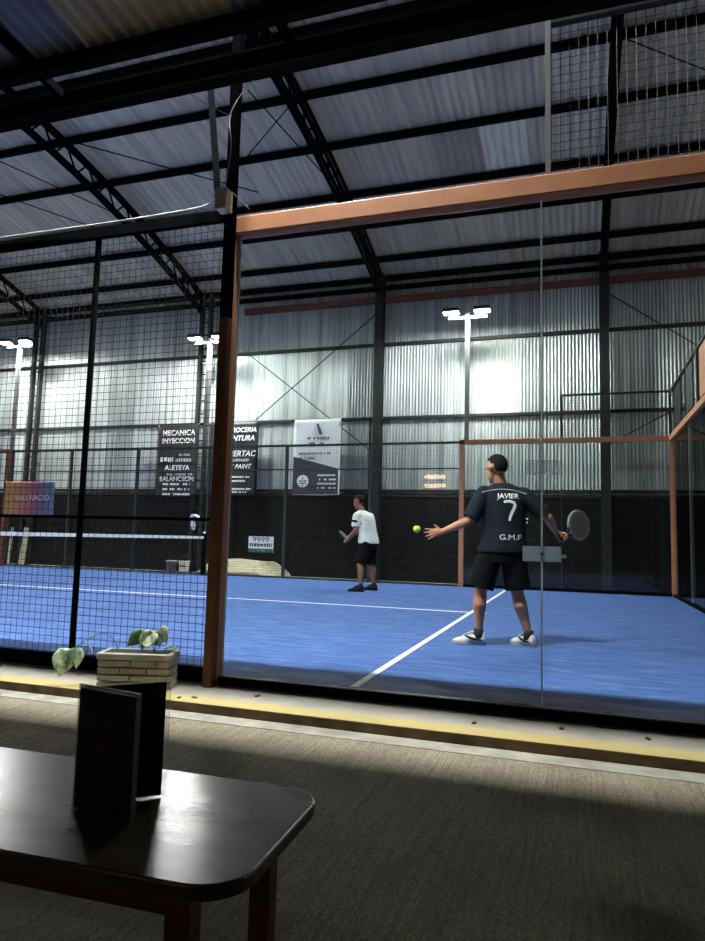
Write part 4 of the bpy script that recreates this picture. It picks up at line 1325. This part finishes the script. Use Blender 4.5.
# white piping across the shoulders and back print, wrapped on the cloth
bvh = BVHTree.FromPolygons([v.co.copy() for v in shirt.data.vertices], [tuple(p.vertices) for p in shirt.data.polygons])
ybk = Vector((math.sin(yaw), -math.cos(yaw), 0))       # outward normal of the back
xbk = Vector((math.cos(yaw), math.sin(yaw), 0))
def on_back(x, z, lift=0.003):
    o0 = Vector((1.645, 2.245, z)) + xbk * x + ybk * 1.0
    hit = bvh.ray_cast(o0, -ybk)
    p = hit[0] if hit[0] is not None else Vector((1.645, 2.245, z)) + xbk * x + ybk * 0.1
    return p + ybk * lift
mb = MB()
mb.tube([on_back(-0.20 + 0.40 * k / 24, 1.372 + 0.040 * math.cos((k / 24 - 0.5) * PI * 0.92) - 0.012 * (k / 24), 0.001) for k in range(25)], 0.0045, 6)
mb.build('piping', 'print_grey', shirt, smooth=True)
def wrapped_text(s, size, cx, cz, material, name='lettering', sx=1.0, shear=0.0, bold=0.0):
    cu = bpy.data.curves.new('tmp', 'FONT'); cu.body = s; cu.size = size; cu.align_x = 'CENTER'; cu.align_y = 'CENTER'; cu.shear = shear; cu.offset = bold
    to = bpy.data.objects.new('tmp', cu); COL.objects.link(to)
    dg = bpy.context.evaluated_depsgraph_get()
    me = bpy.data.meshes.new_from_object(to.evaluated_get(dg))
    bpy.data.objects.remove(to); bpy.data.curves.remove(cu)
    bm = bmesh.new(); bm.from_mesh(me); bpy.data.meshes.remove(me)
    bmesh.ops.subdivide_edges(bm, edges=[e for e in bm.edges if e.calc_length() > 0.02], cuts=2)
    for v in bm.verts:
        v.co = on_back(cx + v.co.x * sx, cz + v.co.y)
    mb = MB(); mb.bm.free(); mb.bm = bm
    o = mb.build(name, material, shirt)
    md = o.modifiers.new('Solid', 'SOLIDIFY'); md.thickness = 0.002; md.offset = 0
    return o
wrapped_text('JAVIER', 0.066, 0.035, 1.340, 'print_white', sx=1.0, bold=0.0015)
def seven():
    bm = bmesh.new()
    path = [(-0.050, 1.283), (-0.040, 1.295), (0.0, 1.297), (0.035, 1.285), (0.045, 1.262), (0.036, 1.230), (0.018, 1.195), (0.004, 1.155), (-0.004, 1.122)]
    wd = [0.022, 0.024, 0.025, 0.027, 0.028, 0.027, 0.026, 0.023, 0.018]
    rows = []
    for i, (x, z) in enumerate(path):
        a = Vector(path[max(0, i - 1)]); c = Vector(path[min(len(path) - 1, i + 1)])
        d = (c - a).normalized(); nn = Vector((-d.y, d.x))
        rows.append([bm.verts.new(on_back(0.05 + x + nn.x * wd[i] * k / 2, z + nn.y * wd[i] * k / 2)) for k in (-1, 0, 1)])
    for a, c in zip(rows, rows[1:]):
        for k in range(2):
            bm.faces.new((a[k], a[k + 1], c[k + 1], c[k]))
    mb = MB(); mb.bm.free(); mb.bm = bm
    o = mb.build('shirt_number', 'print_white', shirt)
    md = o.modifiers.new('Solid', 'SOLIDIFY'); md.thickness = 0.002; md.offset = 0
seven()
wrapped_text('G.M.F', 0.068, 0.055, 0.972, 'print_white', sx=1.2, bold=0.0)
# shorts
mb = MB()
mb.rings([ell((1.630, 2.25, z), a, b2, yaw) for z, a, b2 in ((0.74, 0.185, 0.135), (0.80, 0.200, 0.142), (0.88, 0.200, 0.140), (0.93, 0.185, 0.13))])
for hp, kn, dx in ((hipL, knL, -0.005), (hipR, knR, 0.005)):
    e = hp.lerp(kn, 0.92) + Vector((dx, 0, 0))
    mb.tube([hp + Vector((0, 0, -0.06)), hp.lerp(kn, 0.4) + Vector((dx, 0, 0)), hp.lerp(kn, 0.7) + Vector((dx, 0, 0)), e], [0.108, 0.116, 0.116, 0.118], 18)
remeshed('shorts', mb, 0.008, 3, 'cloth_black', pl1)
for an in (anL, anR):
    mb = MB(); mb.tube([an + Vector((0, 0, -0.04)), an + Vector((0, 0, 0.0)), an + Vector((0, 0, 0.045))], [0.046, 0.046, 0.043], 14); mb.build('sock', 'sock', pl1, smooth=True)
shoe(pl1, (1.490, 2.225, 0.0), (-1, -0.06, 0), 0.295, 'shoe_white', 'sole_grey', 'shoe_black')
shoe(pl1, (1.915, 2.285, 0.0), (-0.74, 0.66, 0), 0.285, 'shoe_white', 'sole_grey', 'shoe_black')

# his racket: teardrop padel bat held in the hand
def padel(label, grip, axis, normal, group, rimmat='print_white', facemat='racket_face'):
    ax = Vector(axis).normalized(); n = Vector(normal); n = (n - ax * n.dot(ax)).normalized(); s = ax.cross(n).normalized()
    t = thing('padel_racket', grip, label, 'racket')
    Q = lambda a, b2, c: ax * a + s * b2 + n * c
    MB().tube([Q(-0.06, 0, 0), Q(-0.05, 0, 0), Q(0.075, 0, 0)], [0.018, 0.0155, 0.0145], 12).build('handle', 'shoe_black', t, smooth=True)
    MB().tube([Q(-0.068, 0, 0), Q(-0.058, 0, 0)], [0.02, 0.02], 12).build('end_cap', rimmat, t)
    c0, ra, rb = 0.265, 0.138, 0.125
    out = []
    for k in range(32):
        a = 2 * PI * k / 32
        out.append((c0 + ra * math.cos(a), rb * math.sin(a) * (1 - 0.10 * max(0, -math.cos(a)))))
    mb = MB()
    v0 = [mb.bm.verts.new(Q(a, b2, -0.016)) for a, b2 in out]; v1 = [mb.bm.verts.new(Q(a, b2, 0.016)) for a, b2 in out]
    mb.bm.faces.new(v0[::-1]); mb.bm.faces.new(v1)
    for k in range(32):
        mb.bm.faces.new((v0[k], v0[(k + 1) % 32], v1[(k + 1) % 32], v1[k]))
    mb.build('face', facemat, t, bevel=0.004)
    rim = [Q(c0 + (ra + 0.002) * math.cos(2 * PI * k / 32), (rb + 0.002) * math.sin(2 * PI * k / 32), 0) for k in range(33)]
    MB().tube(rim, [0.0175] * 33, 8, caps=False).build('rim', rimmat, t, smooth=True)
    for sg_ in (-1, 1):
        MB().tube([Q(0.07, sg_ * 0.006, 0), Q(0.115, sg_ * 0.03, 0), Q(0.160, sg_ * 0.085, 0)], [0.011, 0.012, 0.012], 8, round_ends=True).build('throat_bar', 'shoe_black', t, smooth=True)
    mb = MB()
    for i in range(-3, 4):
        for j in range(-3, 4):
            if i * i + j * j < 11:
                mb.tube([Q(c0 + 0.028 * i, 0.028 * j, -0.0168), Q(c0 + 0.028 * i, 0.028 * j, 0.0168)], 0.005, 8)
    mb.build('drilled_holes', 'shoe_black', t)
    return t
padel('dark green faced racket with a pale rim held by the player in black', gc1, hax, (0.74, -0.66, 0.10), None, 'rim_grey')

# the ball
o = MB().sphere((0, 0, 0), 0.0335, 24, 16).build('tennis_ball', 'ball', smooth=True)
o.location = (0.855, 2.16, 1.03)
tag(o, 'yellow green ball in the air beside the open hand of the server', 'ball')
sm_ = []
for k in range(49):
    a = 2 * PI * k / 48
    p = Vector((math.cos(a) + 0.32 * math.cos(3 * a), math.sin(a) - 0.32 * math.sin(3 * a), 1.2 * math.sin(2 * a)))
    sm_.append(p.normalized() * 0.0336)
MB().tube(sm_, 0.0012, 5, caps=False).build('seam', 'print_white', o)

# ---- the waiting player in white, side on, leaning forward
mb = MB()
hip2 = Vector((-1.27, 7.64, 0.93)); ch2 = Vector((-1.35, 7.64, 1.28))
def tors(z, cx, a, b2):
    return ell((cx, 7.64, z), a, b2, R(62), 20)
BT = [(0.84, -1.262, 0.150, 0.105), (0.93, -1.268, 0.158, 0.112), (1.04, -1.290, 0.148, 0.108), (1.16, -1.320, 0.158, 0.112), (1.27, -1.352, 0.176, 0.112), (1.34, -1.378, 0.172, 0.102), (1.39, -1.398, 0.120, 0.080), (1.42, -1.412, 0.07, 0.060)]
mb.rings([tors(*q) for q in BT])
mb.tube([(-1.40, 7.64, 1.38), (-1.425, 7.64, 1.44), (-1.45, 7.64, 1.50)], [0.060, 0.056, 0.056], 14, round_ends=True)
P2, rot2 = head_mesh(mb, (-1.480, 7.65, 1.585), (-0.95, 0.25, 0), -0.10, 1.06)
sN, sF = Vector((-1.455, 7.49, 1.330)), Vector((-1.295, 7.80, 1.335))
eN, wN = Vector((-1.470, 7.44, 1.055)), Vector((-1.635, 7.58, 0.925))
eF, wF = Vector((-1.430, 7.92, 1.09)), Vector((-1.640, 7.83, 1.000))
for sh, el, wr in ((sN, eN, wN), (sF, eF, wF)):
    mb.tube([sh, sh.lerp(el, 0.35), sh.lerp(el, 0.75), el], [0.058, 0.052, 0.045, 0.042], 12, round_ends=True)
    mb.tube([el, el.lerp(wr, 0.3), el.lerp(wr, 0.7), wr], [0.042, 0.044, 0.034, 0.027], 12, round_ends=True)
ax2 = Vector((-0.35, 0.55, 0.75))
ax2 = Vector((-0.42, 0.80, 0.38))
gc2 = fist(mb, wN, (-0.8, 0.1, -0.55), ax2)
hand(mb, wF, (-0.35, -0.75, -0.25), (0.1, 0.2, -1), (-0.8, 0.2, 0.3), 0.18, 0.6, 0.15)
hN, hF = Vector((-1.27, 7.55, 0.90)), Vector((-1.26, 7.73, 0.90))
kN, aN = Vector((-1.375, 7.46, 0.475)), Vector((-1.335, 7.42, 0.085))
kF, aF = Vector((-1.285, 7.80, 0.475)), Vector((-1.215, 7.84, 0.085))
for hp, kn, an in ((hN, kN, aN), (hF, kF, aF)):
    mb.tube([hp, hp.lerp(kn, 0.4), hp.lerp(kn, 0.8), kn], [0.092, 0.086, 0.066, 0.058], 14, round_ends=True)
    calf = kn.lerp(an, 0.30) + Vector((0.02, 0, 0))
    mb.tube([kn, calf, kn.lerp(an, 0.62), kn.lerp(an, 0.86), an], [0.057, 0.064, 0.047, 0.036, 0.038], 14, round_ends=True)
pl2 = remeshed('person', mb, 0.007, 3, 'skin_dark')
tag(pl2, 'person in white printed shirt and black shorts crouching ready with a racket', 'person')
hair_cap(P2, rot2, pl2, 1.04)
for sg_ in (-1, 1):
    MB().sphere(P2(sg_ * 0.030, 0.079, 0.012), 0.010, 8, 6).build('eye', 'eye', pl2)
mb = MB()
mb.rings([tors(z, cx, a + 0.036, b2 + da) for (z, cx, a, b2), da in zip([(0.845, -1.275, 0.175, 0.150), (0.90, -1.278, 0.172, 0.145)] + BT[2:] + [(1.435, -1.418, 0.045, 0.036)], (0.02, 0.022, 0.030, 0.030, 0.032, 0.032, 0.026, 0.018, 0.020))])
for sh, el, k in ((sN, eN, 0.72), (sF, eF, 0.72)):
    mb.tube([sh, sh.lerp(el, 0.3), sh.lerp(el, k)], [0.080, 0.082, 0.084], 16)
    mb.sphere(sh + (Vector((0.01, 0, -0.002)) if sh is sN else Vector((-0.015, -0.03, -0.012))), 0.084, 16, 12)
sh2 = remeshed('shirt', mb, 0.010, 3, 'shirt_white', pl2)
MB().tube([(-1.50, 7.405, 1.24), (-1.44, 7.385, 1.23)], [0.025, 0.025], 8, round_ends=True).build('sleeve_badge', 'shoe_black', sh2)
mb = MB()
mb.rings([tors(z, cx, a, b2) for z, cx, a, b2 in ((0.74, -1.275, 0.185, 0.150), (0.82, -1.272, 0.195, 0.155), (0.90, -1.27, 0.180, 0.14))])
for hp, kn in ((hN, kN), (hF, kF)):
    e = hp.lerp(kn, 0.98)
    mb.tube([hp + Vector((0, 0, -0.05)), hp.lerp(kn, 0.4), hp.lerp(kn, 0.7), e], [0.115, 0.118, 0.118, 0.118], 18)
remeshed('shorts', mb, 0.010, 3, 'cloth_black', pl2)
for an in (aN, aF):
    mb = MB(); mb.tube([an + Vector((0, 0, -0.01)), an + Vector((0, 0, 0.06))], [0.046, 0.042], 14); mb.build('sock', 'sock', pl2, smooth=True)
shoe(pl2, (-1.275, 7.42, 0.0), (-1, -0.05, 0), 0.29, 'shoe_black', 'shoe_black', 'shoe_black')
shoe(pl2, (-1.155, 7.84, 0.0), (-1, 0.15, 0), 0.29, 'shoe_black', 'shoe_black', 'shoe_black')
padel('black racket held low in front by the player in white', gc2, ax2, (0.70, -0.10, 0.60), None, 'shoe_black', 'racket_face')

# ------------------------------------------------------------------ world, camera, colour
w = bpy.data.worlds.new('night')
scene.world = w
w.use_nodes = True
bg = w.node_tree.nodes['Background']
bg.inputs['Color'].default_value = (0.55, 0.6, 0.75, 1)
bg.inputs['Strength'].default_value = 0.004

cam = bpy.data.cameras.new('camera')
co = bpy.data.objects.new('camera', cam)
COL.objects.link(co)
yw, pt, rl = -0.3207, 0.0999, 0.0264
f = Vector((math.sin(yw) * math.cos(pt), math.cos(yw) * math.cos(pt), math.sin(pt)))
r = Vector((math.cos(yw), -math.sin(yw), 0))
u = r.cross(f)
c, s = math.cos(rl), math.sin(rl)
rr, uu = c * r + s * u, -s * r + c * u
M = Matrix((rr, uu, -f)).transposed().to_4x4()
M.translation = Vector((2.2851, -4.1088, 0.9255))
co.matrix_world = M
cam.sensor_fit = 'HORIZONTAL'
cam.sensor_width = 36
cam.lens = 679.22 / 705 * 36
cam.clip_start = 0.05
cam.clip_end = 200
scene.camera = co
scene.view_settings.view_transform = 'Standard'
scene.view_settings.look = 'None'
scene.view_settings.gamma = 1.0
scene.view_settings.exposure = 0.0
scene.view_settings.use_curve_mapping = False
cy = scene.cycles
cy.use_denoising = True
cy.sample_clamp_indirect = 6.0
cy.max_bounces = 8
cy.diffuse_bounces = 4
cy.transparent_max_bounces = 24
cy.caustics_reflective = False
cy.caustics_refractive = False
